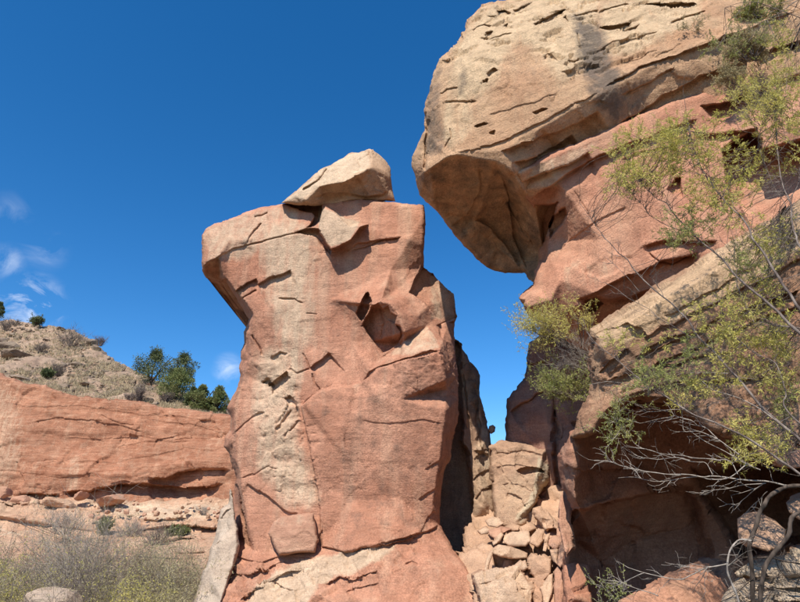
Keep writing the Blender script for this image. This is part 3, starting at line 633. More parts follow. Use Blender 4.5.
bo_f = [
    ('under', [(520, 268), (505, 243), (490, 227), (474, 219)], .35, 14, 1.5), ('under', [(527, 270), (516, 245), (510, 215), (507, 195), (500, 172)], .3, 16, 1.5), ('under', [(452, 226), (470, 212), (480, 190), (478, 165)], .2, 14, 1.5),
    ('under', [(430, 200), (452, 205), (475, 219)], .15, 12, 1.5), ('crack', [(505, 200), (520, 225), (535, 250)], .15, 1.2),
    ('under', [(452, 153), (480, 148), (510, 137), (540, 122), (575, 104), (600, 90)], .10, 9, 1.4),
    ('under', [(600, 90), (640, 68), (682, 52), (730, 34), (800, 8)], .22, 12, 1.4),
    ('under', [(500, 152), (530, 142), (560, 131), (580, 122), (600, 110)], .35, 12, 1.6),
    ('under', [(512, 163), (535, 156), (555, 146), (572, 134)], .4, 14, 1.6),
    ('under', [(600, 141), (630, 118), (662, 97), (707, 74), (760, 52), (840, 30)], .3, 10, 1.4),
    ('under', [(560, 170), (585, 152), (625, 140), (660, 120)], .25, 8, 1.4),
    ('under', [(485, 115), (520, 106), (560, 92)], .05, 6), ('crack', [(440, 95), (447, 89), (458, 87)], .12, 1.1), ('crack', [(446, 103), (470, 100), (478, 102)], .10, 1.2),
    ('crack', [(444, 150), (451, 138), (449, 128)], .1, 1.0), ('crack', [(441, 60), (448, 61), (452, 57)], .12, 1.2),
    ('pit', [(497, 12), (505, 10), (512, 13), (506, 19), (498, 16)], .18, 1.4), ('pit', [(513, 10), (522, 6), (532, 2), (524, 9), (514, 12)], .15, 1.2), ('pit', [(534, 24), (548, 17), (566, 9), (562, 17), (548, 22), (536, 27)], .2, 1.3),
    ('pit', [(486, 32), (492, 30), (491, 36), (486, 40)], .15, 1.2), ('pit', [(484, 26), (491, 24), (489, 27)], .1, 1), ('pit', [(504, 25), (509, 23), (508, 28)], .12, 1.2), ('crack', [(473, 30), (482, 27), (490, 25)], .1, 1),
    ('pit', [(488, 73), (495, 69), (498, 71), (490, 76)], .12, 1.2), ('pit', [(483, 80), (489, 78), (488, 82)], .12, 1.1), ('pit', [(475, 126), (484, 122), (488, 123), (478, 128)], .12, 1.2), ('pit', [(488, 132), (495, 128), (494, 134)], .1, 1.2),
    ('pit', [(532, 112), (542, 107), (548, 107), (536, 114)], .12, 1.2), ('crack', [(544, 60), (549, 54), (553, 58), (558, 60)], .12, 1.1), ('crack', [(568, 60), (574, 62), (580, 60)], .12, 1.2), ('pit', [(563, 18), (566, 16), (567, 23)], .12, 1),
    ('crack', [(478, 38), (490, 39), (504, 33), (514, 32)], .12, 1.0), ('pit', [(486, 17), (497, 17), (492, 19)], .1, 1), ('crack', [(577, 33), (580, 45), (582, 50)], .12, 1), ('crack', [(572, 16), (590, 12), (600, 10)], .12, 1), ('pit', [(600, 26), (615, 25), (632, 22), (628, 27), (608, 30)], .18, 1.3),
    ('crack', [(600, 12), (612, 8), (630, 3)], .14, 1.1), ('pit', [(640, 3), (665, 4), (695, 2), (690, 6), (660, 7)], .18, 1.2), ('crack', [(668, 24), (690, 16), (706, 11)], .2, 1.3), ('pit', [(716, 42), (735, 34), (750, 33), (742, 42), (728, 46)], .45, 1.5),
    ('crack', [(600, 50), (612, 43), (640, 36), (660, 33)], .1, 1.2), ('pit', [(622, 30), (632, 28), (640, 25), (636, 31)], .12, 1.2), ('pit', [(738, 45), (758, 48), (762, 55), (748, 58), (741, 54)], .3, 1.5), ('pit', [(784, 47), (796, 42), (798, 47), (788, 50)], .3, 1.2),
    ('under', [(655, 58), (668, 50), (682, 42)], .08, 5), ('under', [(620, 62), (640, 56), (660, 50)], .06, 5), ('under', [(620, 96), (645, 84), (675, 66)], .12, 5), ('under', [(560, 72), (580, 68), (600, 62)], .06, 5),
    ('crack', [(424, 172), (426, 150), (427, 130), (428, 110)], .3, 1.6), ('crack', [(475, 221), (497, 246), (520, 268)], -.06, 2.0)]
bo_m = [('cream', [(450, 50), (480, 8), (600, -20), (600, 60), (560, 84), (545, 60), (520, 40), (490, 90), (450, 110)], 24, .85), ('cream', [(600, 0), (700, -10), (700, 20), (640, 50), (600, 60)], 14, .8), ('cream', [(440, 100), (470, 90), (478, 130), (452, 150), (440, 140)], 12, .6),
        ('stain_shade', [(572, 14), (600, 20), (622, 80), (622, 125), (596, 110), (580, 70)], 22, 1.0), ('stain_shade', [(427, 95), (440, 62), (442, 120), (445, 152), (425, 158)], 9, .75), ('stain_shade', [(600, 95), (640, 80), (650, 110), (605, 135)], 14, .6), ('stain_shade', [(458, 60), (468, 55), (466, 95), (458, 95)], 8, .5),
        ('stain_shade', [(420, 178), (447, 158), (482, 156), (510, 175), (540, 235), (536, 280), (490, 272), (440, 220)], 6, .55), ('cream', [(702, 46), (720, 46), (745, 60), (725, 80), (705, 60)], 8, .6)]  # chin polygon: shade of the overhang painted into the rock colour
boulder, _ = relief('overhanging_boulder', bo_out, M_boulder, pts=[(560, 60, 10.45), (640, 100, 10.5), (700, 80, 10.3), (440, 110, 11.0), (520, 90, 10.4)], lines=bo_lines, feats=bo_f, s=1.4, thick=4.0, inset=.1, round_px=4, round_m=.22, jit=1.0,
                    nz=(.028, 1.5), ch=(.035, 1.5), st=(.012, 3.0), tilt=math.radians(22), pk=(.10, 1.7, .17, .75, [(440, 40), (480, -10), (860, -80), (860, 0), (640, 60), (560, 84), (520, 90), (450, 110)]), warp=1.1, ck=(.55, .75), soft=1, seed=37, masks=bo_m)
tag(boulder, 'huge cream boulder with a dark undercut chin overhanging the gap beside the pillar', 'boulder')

# middle ledges
mi_out = [(520, 299, 11.9), (526, 291, 11.95), (534, 283, 12.1), (538, 262, 12.3), (542, 240, 12.4), (536, 214, 12.0), (520, 190, 11.3), (514, 172, 10.8), (540, 158, 10.75), (570, 145, 10.7), (600, 130, 10.7), (660, 105, 10.6), (720, 85, 10.5), (860, 40, 10.4),
          (860, 300, 9.3), (760, 320, 10.2), (680, 340, 11.4), (632, 352, 12.4), (600, 356, 13.0), (575, 345, 13.0), (556, 338, 12.8), (545, 333, 12.7), (535, 319, 12.3), (523, 309, 12.0)]
mi_f = [('under', [(514, 186), (530, 178), (552, 170), (575, 162), (590, 152)], .35, 8, 1.4), ('under', [(530, 197), (548, 188), (570, 172), (600, 155), (640, 140), (700, 118)], .4, 10, 1.6),
        ('pit', [(536, 205), (558, 203), (556, 212), (552, 225), (548, 236), (545, 262), (536, 262)], .7, 3),
        ('pit', [(549, 225), (553, 216), (566, 208), (568, 215), (560, 226), (550, 238)], .6, 2),
        ('under', [(556, 252), (570, 240), (590, 225), (610, 214), (630, 206)], .06, 10), ('crack', [(573, 190), (583, 205), (592, 220), (600, 230)], .05, .8),
        ('pit', [(700, 106), (720, 104), (748, 93), (770, 90), (765, 100), (735, 113), (722, 123), (710, 117)], .45, 2, .5), ('pit', [(667, 190), (676, 178), (681, 177), (683, 198), (674, 196)], .28, 1.8, .4),
        ('pit', [(722, 150), (735, 138), (750, 132), (762, 138), (762, 148), (800, 140), (860, 135), (860, 240), (770, 240), (750, 230), (738, 205), (726, 185)], 1.1, 3, .5),
        ('under', [(640, 246), (656, 242), (667, 240), (700, 242), (720, 240)], .3, 6, 1.3), ('under', [(575, 300), (590, 296), (612, 284), (630, 275), (660, 262), (700, 252)], .55, 14, 1.8),
        ('under', [(580, 302), (595, 298), (610, 300), (632, 297), (660, 285)], .5, 16, 2), ('crack', [(648, 251), (660, 263), (672, 265), (688, 255)], .14, 1.0),
        ('pit', [(585, 300), (597, 297), (604, 303), (596, 312), (585, 312)], .4, 3), ('under', [(694, 132), (720, 134), (745, 130), (760, 128)], .3, 8, 1.5),
        ('under', [(620, 160), (650, 150), (690, 140)], .15, 8), ('under', [(545, 262), (575, 268), (600, 278), (625, 268)], -.08, 20, 4)]
mid, MD = relief('sandstone_ledges', mi_out, M_mid, pts=[(560, 185, 10.95), (575, 205, 11.1), (600, 190, 10.9), (650, 200, 10.6), (700, 180, 10.5), (780, 130, 10.0), (560, 280, 11.5), (600, 260, 11.05), (600, 240, 11.1), (650, 270, 10.75), (700, 240, 10.3), (560, 315, 11.9), (600, 295, 11.1), (620, 310, 11.6), (550, 300, 11.6)],
                 feats=mi_f, s=1.6, thick=4.0, inset=.05, round_px=5, round_m=.35, jit=1.0, nz=(.026, 1.2), ch=(.03, 1.1), st=(.012, 2.8), tilt=math.radians(24), soft=1, warp=1.1, ck=(.6, .75), seed=41,
                 masks=[('cream', [(514, 172), (545, 160), (575, 150), (600, 140), (560, 185), (525, 195)], 8, .6), ('cream', [(560, 258), (620, 262), (600, 290), (560, 290)], 16, .35), ('stain_shade', [(590, 250), (640, 230), (680, 225), (640, 245)], 10, .25)])
tag(mid, 'smooth orange pink sandstone shelves under the overhanging boulder', 'rock outcrop')

# sloping slab in the right foreground
sl_out = [(590, 329, 7.65), (599, 325, 7.65), (632, 303, 7.35), (665, 281, 7.15), (720, 248, 6.75), (760, 223, 6.45), (800, 198, 6.15), (860, 165, 5.75), (860, 470, 5.45), (800, 450, 5.75), (760, 446, 6.05), (720, 434, 6.35), (690, 416, 6.65), (660, 400, 6.95), (640, 398, 7.15), (622, 402, 7.25), (608, 415, 7.35),
          (592, 432, 7.55), (585, 437, 7.65), (570, 437, 7.85), (576, 429, 7.85), (583, 405, 7.75), (589, 386, 7.65), (589, 355, 7.65)]
sl_f = [('under', [(592, 336), (610, 326), (622, 325), (640, 330), (652, 340)], .12, 9, 2), ('under', [(600, 372), (610, 362), (620, 352), (626, 347)], .12, 8, 1.5), ('under', [(600, 385), (640, 372), (700, 345), (760, 320), (840, 290)], .12, 8, 1.6),
        ('under', [(640, 340), (700, 310), (760, 280), (840, 240)], .10, 6, 1.4), ('under', [(630, 360), (680, 340), (720, 318)], .10, 6, 1.4), ('under', [(660, 318), (700, 298), (740, 274)], .06, 6), ('under', [(620, 398), (660, 385), (720, 380), (780, 375)], .15, 8),
        ('under', [(640, 352), (665, 340), (690, 332)], .1, 4), ('under', [(650, 372), (690, 358), (730, 350)], .12, 5), ('under', [(740, 312), (770, 300), (800, 290)], .2, 8, 1.4)]
slab, SD = relief('sloping_slab', sl_out, M_slab, lines=[[(600, 338, 7.1), (660, 300, 6.7), (720, 268, 6.35), (800, 220, 5.75)]], pts=[(610, 370, 7.2), (660, 350, 6.85), (720, 330, 6.45), (800, 320, 5.85), (720, 400, 6.5), (650, 380, 7.1), (800, 400, 5.95)], feats=sl_f, s=1.5,
                  thick=3.2, inset=.04, round_px=5, round_m=.4, jit=1, nz=(.03, 1.8), ch=(.035, 2.0), st=(.018, 3.4), tilt=math.radians(26), pk=(.05, 2.6, .22, .5), seed=43,
                  masks=[('cream', [(590, 330), (632, 303), (720, 248), (800, 198), (850, 170), (850, 220), (720, 300), (640, 335), (600, 348)], 12, 1.0), ('stain_shade', [(600, 335), (640, 325), (680, 350), (720, 370), (650, 395), (600, 370)], 24, .45), ('cream', [(590, 345), (604, 350), (600, 400), (588, 420)], 7, .5)])
tag(slab, 'broad tilted tan slab with rough shaded bedding behind the green tree', 'rock slab')

# undercut base below the slab
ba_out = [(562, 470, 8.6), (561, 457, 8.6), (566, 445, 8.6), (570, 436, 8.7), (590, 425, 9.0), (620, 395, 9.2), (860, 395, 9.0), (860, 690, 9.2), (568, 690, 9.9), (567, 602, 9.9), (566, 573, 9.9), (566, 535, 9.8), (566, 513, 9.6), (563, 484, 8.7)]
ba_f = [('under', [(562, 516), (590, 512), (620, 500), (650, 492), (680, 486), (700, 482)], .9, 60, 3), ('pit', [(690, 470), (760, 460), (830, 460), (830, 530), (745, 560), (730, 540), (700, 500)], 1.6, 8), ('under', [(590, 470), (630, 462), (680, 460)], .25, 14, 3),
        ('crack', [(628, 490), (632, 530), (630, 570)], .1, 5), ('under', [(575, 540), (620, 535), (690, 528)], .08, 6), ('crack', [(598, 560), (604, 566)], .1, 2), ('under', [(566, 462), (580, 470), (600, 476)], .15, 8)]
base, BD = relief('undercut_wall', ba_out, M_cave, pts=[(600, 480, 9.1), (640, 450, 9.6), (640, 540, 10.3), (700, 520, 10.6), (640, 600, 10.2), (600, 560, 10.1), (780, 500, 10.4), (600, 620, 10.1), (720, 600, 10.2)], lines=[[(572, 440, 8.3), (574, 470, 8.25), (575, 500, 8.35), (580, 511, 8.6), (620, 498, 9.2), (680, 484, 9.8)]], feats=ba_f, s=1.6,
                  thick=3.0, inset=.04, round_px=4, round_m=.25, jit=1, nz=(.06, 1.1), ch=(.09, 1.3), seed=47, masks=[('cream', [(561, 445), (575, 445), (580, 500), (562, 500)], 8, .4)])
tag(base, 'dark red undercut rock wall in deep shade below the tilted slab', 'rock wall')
# lit rocks low on the right
def rock(poly, Y, label, mat=None, name='low_rock', seed=1, thick=.8, tl=0, dx=0, grp=None, cat='rock', rp=3, rm=None, feats=(), masks=(), lean=.0, s=1.3, rough=1.0):
    poly = np.asarray(poly, float); cy = poly[:, 1].mean(); cx = poly[:, 0].mean(); h = max(6, np.ptp(poly[:, 1])); w = np.ptp(poly[:, 0])
    k = mpp(Y)
    rq = np.random.RandomState(seed + 500); lean = lean + rq.uniform(-.35, .5); dx = dx + rq.uniform(-.7, .4)
    out = [(x, y, Y + (cy - y) * k * (.7 + lean) + (x - cx) * k * dx) for x, y in poly]
    rm = rm if rm is not None else .05 * min(w, h) * k * 2
    rs = np.random.RandomState(seed)
    pts = [(cx + (rs.rand() - .5) * w * .25, cy + (rs.rand() - .5) * h * .2, Y - min(w, h) * k * .22)]
    o, _ = relief(name, out, mat or M_rub, pts=pts, s=s, thick=thick, inset=.2, round_px=rp, round_m=rm, jit=.3, warp=.5, soft=0, nz=(min(w, h) * k * .02 * rough, 3.5), ch=(min(w, h) * k * .13 * rough, 2.6), seed=seed, feats=feats, masks=masks)
    tag(o, label, cat, grp); return o
rock([(600, 640), (620, 602), (645, 588), (670, 574), (690, 566), (712, 558), (728, 562), (734, 575), (732, 610), (735, 650)], 7.6, 'lit rounded pink rock sloping up behind the bare twigs at the bottom', M_mid, 'low_rock', 61, 1.2, rp=5, rough=.3)
rock([(560, 650), (565, 602), (566.5, 569), (575, 566), (588, 566), (592, 575), (592, 604), (596, 650)], 9.3, 'orange lit rock ledge at the lower left foot of the dark undercut wall', M_mid, 'low_rock', 62, .5)
rock([(739, 520), (745, 515), (757, 514), (775, 522), (786, 530), (783, 545), (768, 551), (752, 547), (742, 540)], 5.8, 'pale pink rock caught by sun between the two curved trunks', M_rub, 'low_rock', 63, .7, rough=.8, rp=1.5)
rock([(786, 503), (793, 497), (812, 492), (830, 505), (825, 520), (800, 520), (789, 512)], 5.7, 'small pink rock above the right curved trunk at the frame edge', M_rub, 'low_rock', 64, .5, rp=1.5)
rock([(752, 444), (764, 432), (778, 437), (796, 448), (830, 452), (830, 470), (790, 468), (765, 462)], 5.6, 'reddish stone lit among the yellow leaves at the right edge', M_rubred, 'low_rock', 68, .5)
rock([(735, 575), (750, 562), (790, 548), (850, 545), (850, 575), (800, 574), (760, 580)], 5.75, 'pale layered stone slab behind the curved trunks', M_ledge, 'low_rock', 65, .9, masks=[('cream', [(735, 560), (850, 540), (850, 580), (740, 585)], 5, .8)])
rock([(728, 600), (745, 582), (800, 576), (850, 578), (850, 660), (730, 660)], 5.5, 'lowest pale layered rock at the bottom right corner', M_ledge, 'low_rock', 66, 1.0, feats=[('under', [(735, 592), (770, 588), (840, 590)], .2, 4, 1.2), ('under', [(735, 603), (770, 600), (840, 604)], .2, 4, 1.2)], masks=[('cream', [(725, 575), (850, 570), (850, 640), (730, 650)], 5, .8)])
rock([(566, 480), (572, 477), (574, 500), (571, 520), (575, 548), (566, 560), (562, 540), (558, 520), (560, 500)], 9.4, 'narrow upright stone against the left lip of the dark wall', M_rubred, 'low_rock', 67, .5)

# ------------------------------------------------------------------ gully
gu_out = [(468, 520, 15.4), (500, 500, 15.5), (540, 484, 15.5), (585, 484, 14.6), (590, 560, 12.5), (585, 680, 10.8), (470, 690, 10.8), (474, 600, 12.2), (460, 560, 13.4)]
o, GD = relief('gully_floor', gu_out, M_rub, pts=[(520, 550, 13.3), (530, 590, 12.0)], s=1.8, thick=1.2, round_px=3, round_m=.2, nz=(.10, 1.6), ch=(.22, 2.2), seed=51)
tag(o, kind='structure')
bl_f = [('under', [(494, 470), (505, 467), (520, 466), (530, 468)], .15, 5, 1.4), ('pit', [(519, 471), (530, 469), (542, 468), (545, 472), (536, 474), (524, 474)], .25, 1.3), ('under', [(506, 492), (515, 495), (522, 500), (527, 507)], .22, 5, 1.3),
        ('crack', [(494, 456), (520, 452), (545, 456)], .08, 1.5), ('under', [(500, 486), (515, 484), (535, 492)], .1, 4)]
o, _ = relief('square_boulder', [(489, 446, 14.9), (492.5, 445, 14.9), (505, 441, 14.9), (523, 444, 14.8), (545, 450, 14.8), (546.5, 460, 14.8), (550, 468, 14.9), (547, 481, 14.8), (539, 495, 14.8), (536.5, 503, 14.7), (525, 526, 14.2), (508, 531, 14.2), (494, 524, 14.3), (492, 488, 14.7), (490, 463, 14.8)], M_block,
              lines=[[(545, 451, 14.6), (538, 474, 14.35), (537, 500, 14.25), (516, 524, 14.1)]], pts=[(515, 470, 14.35), (515, 500, 14.25), (515, 448, 14.6)], feats=bl_f, s=1.15, thick=2.0, inset=.1, round_px=3, round_m=.25, jit=.8, nz=(.035, 2.2), ch=(.06, 2.2), uk=(.3, 2.0), pk=(.05, 2.5, .25, .4), seed=53,
              masks=[('cream', [(538, 455), (550, 465), (547, 482), (536, 500), (520, 524), (514, 520), (535, 490)], 4, .9), ('stain_shade', [(520, 446), (545, 452), (536, 466), (522, 460)], 8, .4)])
tag(o, 'large squarish tan boulder with a dark slot, blocking the gully behind the rubble', 'boulder')
RUB = [
    ([(473, 575), (486, 570), (500, 568), (511, 567), (523, 570), (527, 577), (534, 588), (536, 598), (533, 640), (484, 640), (479, 592)], 11.8, 'broad pale slab at the bottom of the gully beside the pillar foot', 'c', 1.2),
    ([(491, 553), (492, 548), (499, 545.5), (511, 547), (528, 552.5), (527, 558.5), (513, 559), (500, 556.5)], 12.6, 'long flat pale slab bridging a dark gap in the gully', 'c', 1.0),
    ([(499, 543), (505, 535), (513, 531.5), (528, 532), (530.5, 541), (525, 546), (513, 546)], 12.9, 'flat pale slab lying above the long bridging slab', 'c', .9),
    ([(527, 558), (531, 552), (543, 554), (551.5, 559), (551, 573), (540, 586), (534, 578.5), (528, 568.5)], 12.1, 'heart shaped tan boulder in the middle of the rubble', 'r', .8),
    ([(534, 509.5), (540, 507), (548, 512), (553, 520), (554, 529), (546, 530.5), (540, 524), (534, 517)], 13.6, 'tilted oblong boulder at the top of the rubble', 'r', .7),
    ([(549, 513.5), (555, 517), (560, 523.5), (558.5, 530), (554, 528), (552, 519)], 13.4, 'small stone right of the tilted oblong boulder', 'r', .4),
    ([(531, 537), (538, 528), (544, 530), (543.5, 542), (538, 548), (530.5, 543)], 12.7, 'upright angular stone in the centre of the rubble', 'r', .5),
    ([(547.5, 539), (553, 536), (562, 537), (561, 544), (556, 549.5), (548, 546)], 12.6, 'reddish stone with a shadowed hollow right of the centre', 'p', .5),
    ([(544, 535), (550, 533), (548, 543), (546, 552), (542.5, 551), (543.5, 543)], 12.6, 'thin sliver of stone left of the reddish one', 'r', .3),
    ([(562, 540), (566.5, 533), (567, 558), (560.5, 568), (557, 564), (559, 551)], 12.0, 'tall pink stone leaning on the dark wall', 'p', .5),
    ([(550.5, 550), (558, 549.5), (557, 565), (552.5, 561)], 12.1, 'narrow pale stone beside the heart shaped boulder', 'r', .4),
    ([(554, 571), (558, 566), (563, 573), (565, 596), (567, 640), (555, 640), (554, 586)], 11.5, 'upright speckled stone at the lower right of the rubble', 'p', .5),
    ([(549, 575), (553, 573), (552.5, 592), (549, 603), (549, 640), (541, 640), (543, 597), (540, 588)], 11.6, 'pale wedge of rock under the heart shaped boulder', 'c', .5),
    ([(488, 530.5), (501, 526.5), (512, 529), (503, 534), (496, 539), (490, 535.5)], 13.2, 'red brown stone tucked under the white one', 'p', .5),
    ([(491.5, 542.5), (501, 532), (504, 535), (498, 544), (493, 546)], 12.9, 'small triangular pale stone on the left of the rubble', 'c', .35),
    ([(485.5, 521), (493, 516), (500, 519), (504, 523.5), (497, 527.5), (488, 526)], 13.8, 'whitish rounded stone against the square boulder', 'c', .4),
    ([(520, 527), (531.5, 521.5), (536.5, 528.5), (529, 532.5), (522, 532)], 13.5, 'crumbled tan stone behind the centre of the rubble', 'r', .4),
    ([(505, 527), (512, 523), (520, 526), (518, 531), (508, 531)], 13.6, 'crumbled tan stone just below the square boulder', 'r', .4),
    ([(514, 566), (520, 561), (526, 559.5), (528.5, 568), (523, 571)], 12.2, 'small broken stone above the broad pale slab', 'c', .35),
    ([(478, 531), (486, 526), (491, 530), (488, 534.5), (481, 535)], 13.4, 'flat pale chip at the left end of the rubble', 'c', .3),
    ([(557, 530), (563, 526), (567, 532), (564, 538), (558, 537)], 12.9, 'stone at the upper right corner of the rubble', 'p', .35),
    ([(530, 588), (536, 583), (543, 590), (543, 602), (536, 610), (533, 598)], 11.8, 'brown stone in the notch right of the broad pale slab', 'r', .4),
    ([(484, 571), (486, 560), (491, 550), (493, 553), (489, 566), (488, 571)], 12.3, 'thin upright splinter left of the dark gap', 'c', .25),
]
for i, (poly, Y, lab, mk, th) in enumerate(RUB):
    rock(poly, Y, lab, {'c': M_rub, 'r': M_rub, 'p': M_rubred}[mk], 'rubble_stone', 100 + i, th, grp='fallen stones in the gully', s=1.0, rp=1.6,
         masks=[('cream', poly, 6, .8)] if mk == 'c' else (), feats=[('under', [(478, 585), (500, 580), (530, 590)], .05, 6), ('crack', [(498, 590), (510, 586), (522, 583)], .04, 1)] if i == 0 else ())

# ------------------------------------------------------------------ loose angular stones on the far slopes
def stone_mesh(name, seed, sub):
    import bmesh
    bm = bmesh.new(); bmesh.ops.create_icosphere(bm, subdivisions=sub, radius=1)
    V = np.array([v.co[:] for v in bm.verts]); F = np.array([[v.index for v in f.verts] for f in bm.faces]); bm.free()
    V /= np.linalg.norm(V, axis=1, keepdims=True)
    rs = np.random.RandomState(seed); n = rs.randn(13, 3); n /= np.linalg.norm(n, axis=1, keepdims=True); d = .62 + .38 * rs.rand(13)
    dt = V @ n.T; r = np.where(dt > .05, d / np.maximum(dt, .05), 9).min(1); r = np.minimum(r, 1.25)
    V = V * r[:, None]; V += V * (.05 * fbm(V * 2.2 + seed, 3, seed))[:, None]
    return fast_mesh(name, V * [1, .85, .62], F, False)
SM = [stone_mesh('stone', 200 + i, 3) for i in range(7)]
def stone(px, py, Y, wpx, mat, label, group=None, name='loose_rock', hr=.62, rz=None, seed=0, cat='rock'):
    rs = random.Random(seed * 77 + int(px * 13 + py))
    me = SM[rs.randrange(7)]
    key = (me.name, mat.name)
    if key not in _sm:
        c = me.copy(); c.materials.append(mat); _sm[key] = c
    o = bpy.data.objects.new(name, _sm[key]); COL.objects.link(o)
    r = wpx * .5 * mpp(Y)
    o.location = Vector(P(px, py, Y)); o.rotation_euler = ((rs.random() - .5) * .5, (rs.random() - .5) * .5, rs.random() * 6.3 if rz is None else rz)
    o.scale = (r, r, r * hr / .62); tag(o, label, cat, group); return o
_sm = {}
rr = random.Random(5)
def hill_Y(px, py): return float(HD(np.array([px]), np.array([py]))[0])
crest = [(-20, 319), (0, 321), (33, 323), (58, 327), (85, 336), (105, 355), (140, 376), (190, 396), (232, 416)]
def crest_y(x): return float(np.interp(x, [c[0] for c in crest], [c[1] for c in crest]))
def ctop_y(x): return float(np.interp(x, [0, 30, 78, 138, 195, 226], [377, 386, 398, 404, 414, 420]))
BIG = [(10, 347, 24, .5, 'dark brown outcrop rock low on the left of the hillside'), (18, 357, 30, .3, 'long flat grey rock under the dark brown outcrop'), (25, 362, 18, .3, 'lower flat grey rock of the left outcrop'),
       (3, 341, 12, .6, 'brown rock at the left frame edge of the hillside'), (22, 379, 22, .25, 'flat pinkish rock with a shadowed underside near the cliff rim'), (92, 342, 11, .6, 'dark rock on the steep right shoulder of the hill'),
       (96, 349, 9, .6, 'second dark rock below the first on the hill shoulder'), (76, 365, 11, .5, 'brown rock halfway down the hill right of the shrub'), (65, 386, 12, .35, 'pale rock above the cliff rim in the middle'),
       (84, 384, 13, .35, 'slanted pale rock close to the cliff rim'), (148, 401, 14, .6, 'white rock split by a black shadow beside the junipers'), (155, 405, 8, .6, 'dark stone beside the white split rock'), (104, 372, 9, .5, 'brown rock right of the hillside middle'), (45, 363, 9, .5, 'small brown rock in the centre of the hillside'),
       (47, 341, 12, .4, 'tan rock below the bush on the crest'), (108, 359, 10, .5, 'dark rock on the skyline of the slope'), (60, 329, 10, .4, 'flat dark rock on the skyline beside the bush')]
for i, (x, y, w, hr, lab) in enumerate(BIG):
    stone(x, y, hill_Y(x, max(y, crest_y(x) + 1)) - .3, w, M_hrock, lab, hr=hr, seed=i, rz=rr.uniform(-.4, .4))
cnt = 0
while cnt < 170:
    x = rr.uniform(-8, 226); y0, y1 = crest_y(x), ctop_y(x)
    if y1 - y0 < 4: continue
    y = rr.uniform(y0 + 1, y1)
    stone(x, y, hill_Y(x, y) - .15, rr.choice([2.5, 3, 3.5, 4, 5, 6.5]), M_hrock if rr.random() < .6 else M_rub, 'small weathered rock scattered over the grassy hillside', 'small rocks on the hillside', seed=cnt, hr=rr.uniform(.4, .8)); cnt += 1
# talus under the cliff
TAL = [(63, 504, 30, .35, M_ledge, 'white flat rock lying at the foot of the red cliff'), (110, 501, 32, .35, M_rubred, 'smooth orange dome shaped rock at the foot of the red cliff'), (80, 496, 14, .5, M_rubred, 'red rock leaning between the white and the orange rock'),
       (22, 500, 16, .6, M_rubred, 'squared red block left of the dark cliff slot'), (5, 492, 14, .7, M_rubred, 'red block at the left frame edge under the cliff'), (48, 500, 10, .7, M_rubred, 'short red block beside the white flat rock'), (124, 533, 8, .7, M_rubred, 'dark topped block on the low ledge')]
for i, (x, y, w, hr, m, lab) in enumerate(TAL): stone(x, y, 42.6, w, m, lab, hr=hr, seed=i + 50, rz=rr.uniform(-.3, .3))
for i in range(60):
    x = rr.uniform(84, 226) if rr.random() < .8 else rr.uniform(0, 84); y = rr.gauss(511, 5) if x > 84 else rr.gauss(504, 3)
    stone(x, y, 41.8 - (y - 505) * .1, rr.choice([2.5, 3, 4, 5, 6]), rr.choice([M_ledge, M_rub, M_rubred]), 'small broken stone in the talus at the cliff foot', 'talus stones below the red cliff', seed=i + 90, hr=rr.uniform(.5, .9))

# ================================================================== PLANTS
class Tubes:
    def __init__(s): s.V = []; s.F = []; s.n = 0
    def add(s, pts, rad, sides=5):
        pts = np.asarray(pts, float); n = len(pts); rad = np.asarray(rad, float) * np.ones(n)
        t = np.gradient(pts, axis=0); t /= np.linalg.norm(t, axis=1, keepdims=True) + 1e-9
        up = np.array([.31, .22, .93]) if abs(t[0, 2]) < .8 else np.array([.95, .2, .1])
        a = np.cross(t, up); a /= np.linalg.norm(a, axis=1, keepdims=True) + 1e-9; b = np.cross(t, a)
        th = np.arange(sides) * 2 * math.pi / sides
        ring = pts[:, None] + rad[:, None, None] * (a[:, None] * np.cos(th)[None, :, None] + b[:, None] * np.sin(th)[None, :, None])
        s.V.append(ring.reshape(-1, 3))
        i = np.arange(n - 1)[:, None] * sides; j = np.arange(sides)[None]; j2 = (j + 1) % sides
        f = np.stack([i + j, i + j2, i + sides + j2, i + sides + j], -1).reshape(-1, 4) + s.n
        s.F.append(f); s.n += n * sides
    def link(s, name, mat, parent):
        if not s.V: return None
        return link_mesh(name, np.concatenate(s.V), np.concatenate(s.F), mat, parent, smooth=True)
class Leaves:
    def __init__(s): s.c = []; s.d = []; s.l = []; s.w = []
    def add(s, c, d, l, w): s.c.append(c); s.d.append(d); s.l.append(l); s.w.append(w)
    def link(s, name, mat, parent, seed=1):
        if not s.c: return None
        c = np.array(s.c); d = np.array(s.d); d /= np.linalg.norm(d, axis=1, keepdims=True) + 1e-9; l = np.array(s.l)[:, None]; w = np.array(s.w)[:, None]
        rs = np.random.RandomState(seed); u = np.cross(d, rs.randn(len(d), 3)); u /= np.linalg.norm(u, axis=1, keepdims=True) + 1e-9
        nr = np.cross(d, u)
        V = np.stack([c, c + d * l * .45 + u * w * .5 + nr * w * .15, c + d * l, c + d * l * .45 - u * w * .5 + nr * w * .15], 1).reshape(-1, 3)
        F = np.arange(len(c) * 4).reshape(-1, 4)
        return link_mesh(name, V, F, mat, parent)
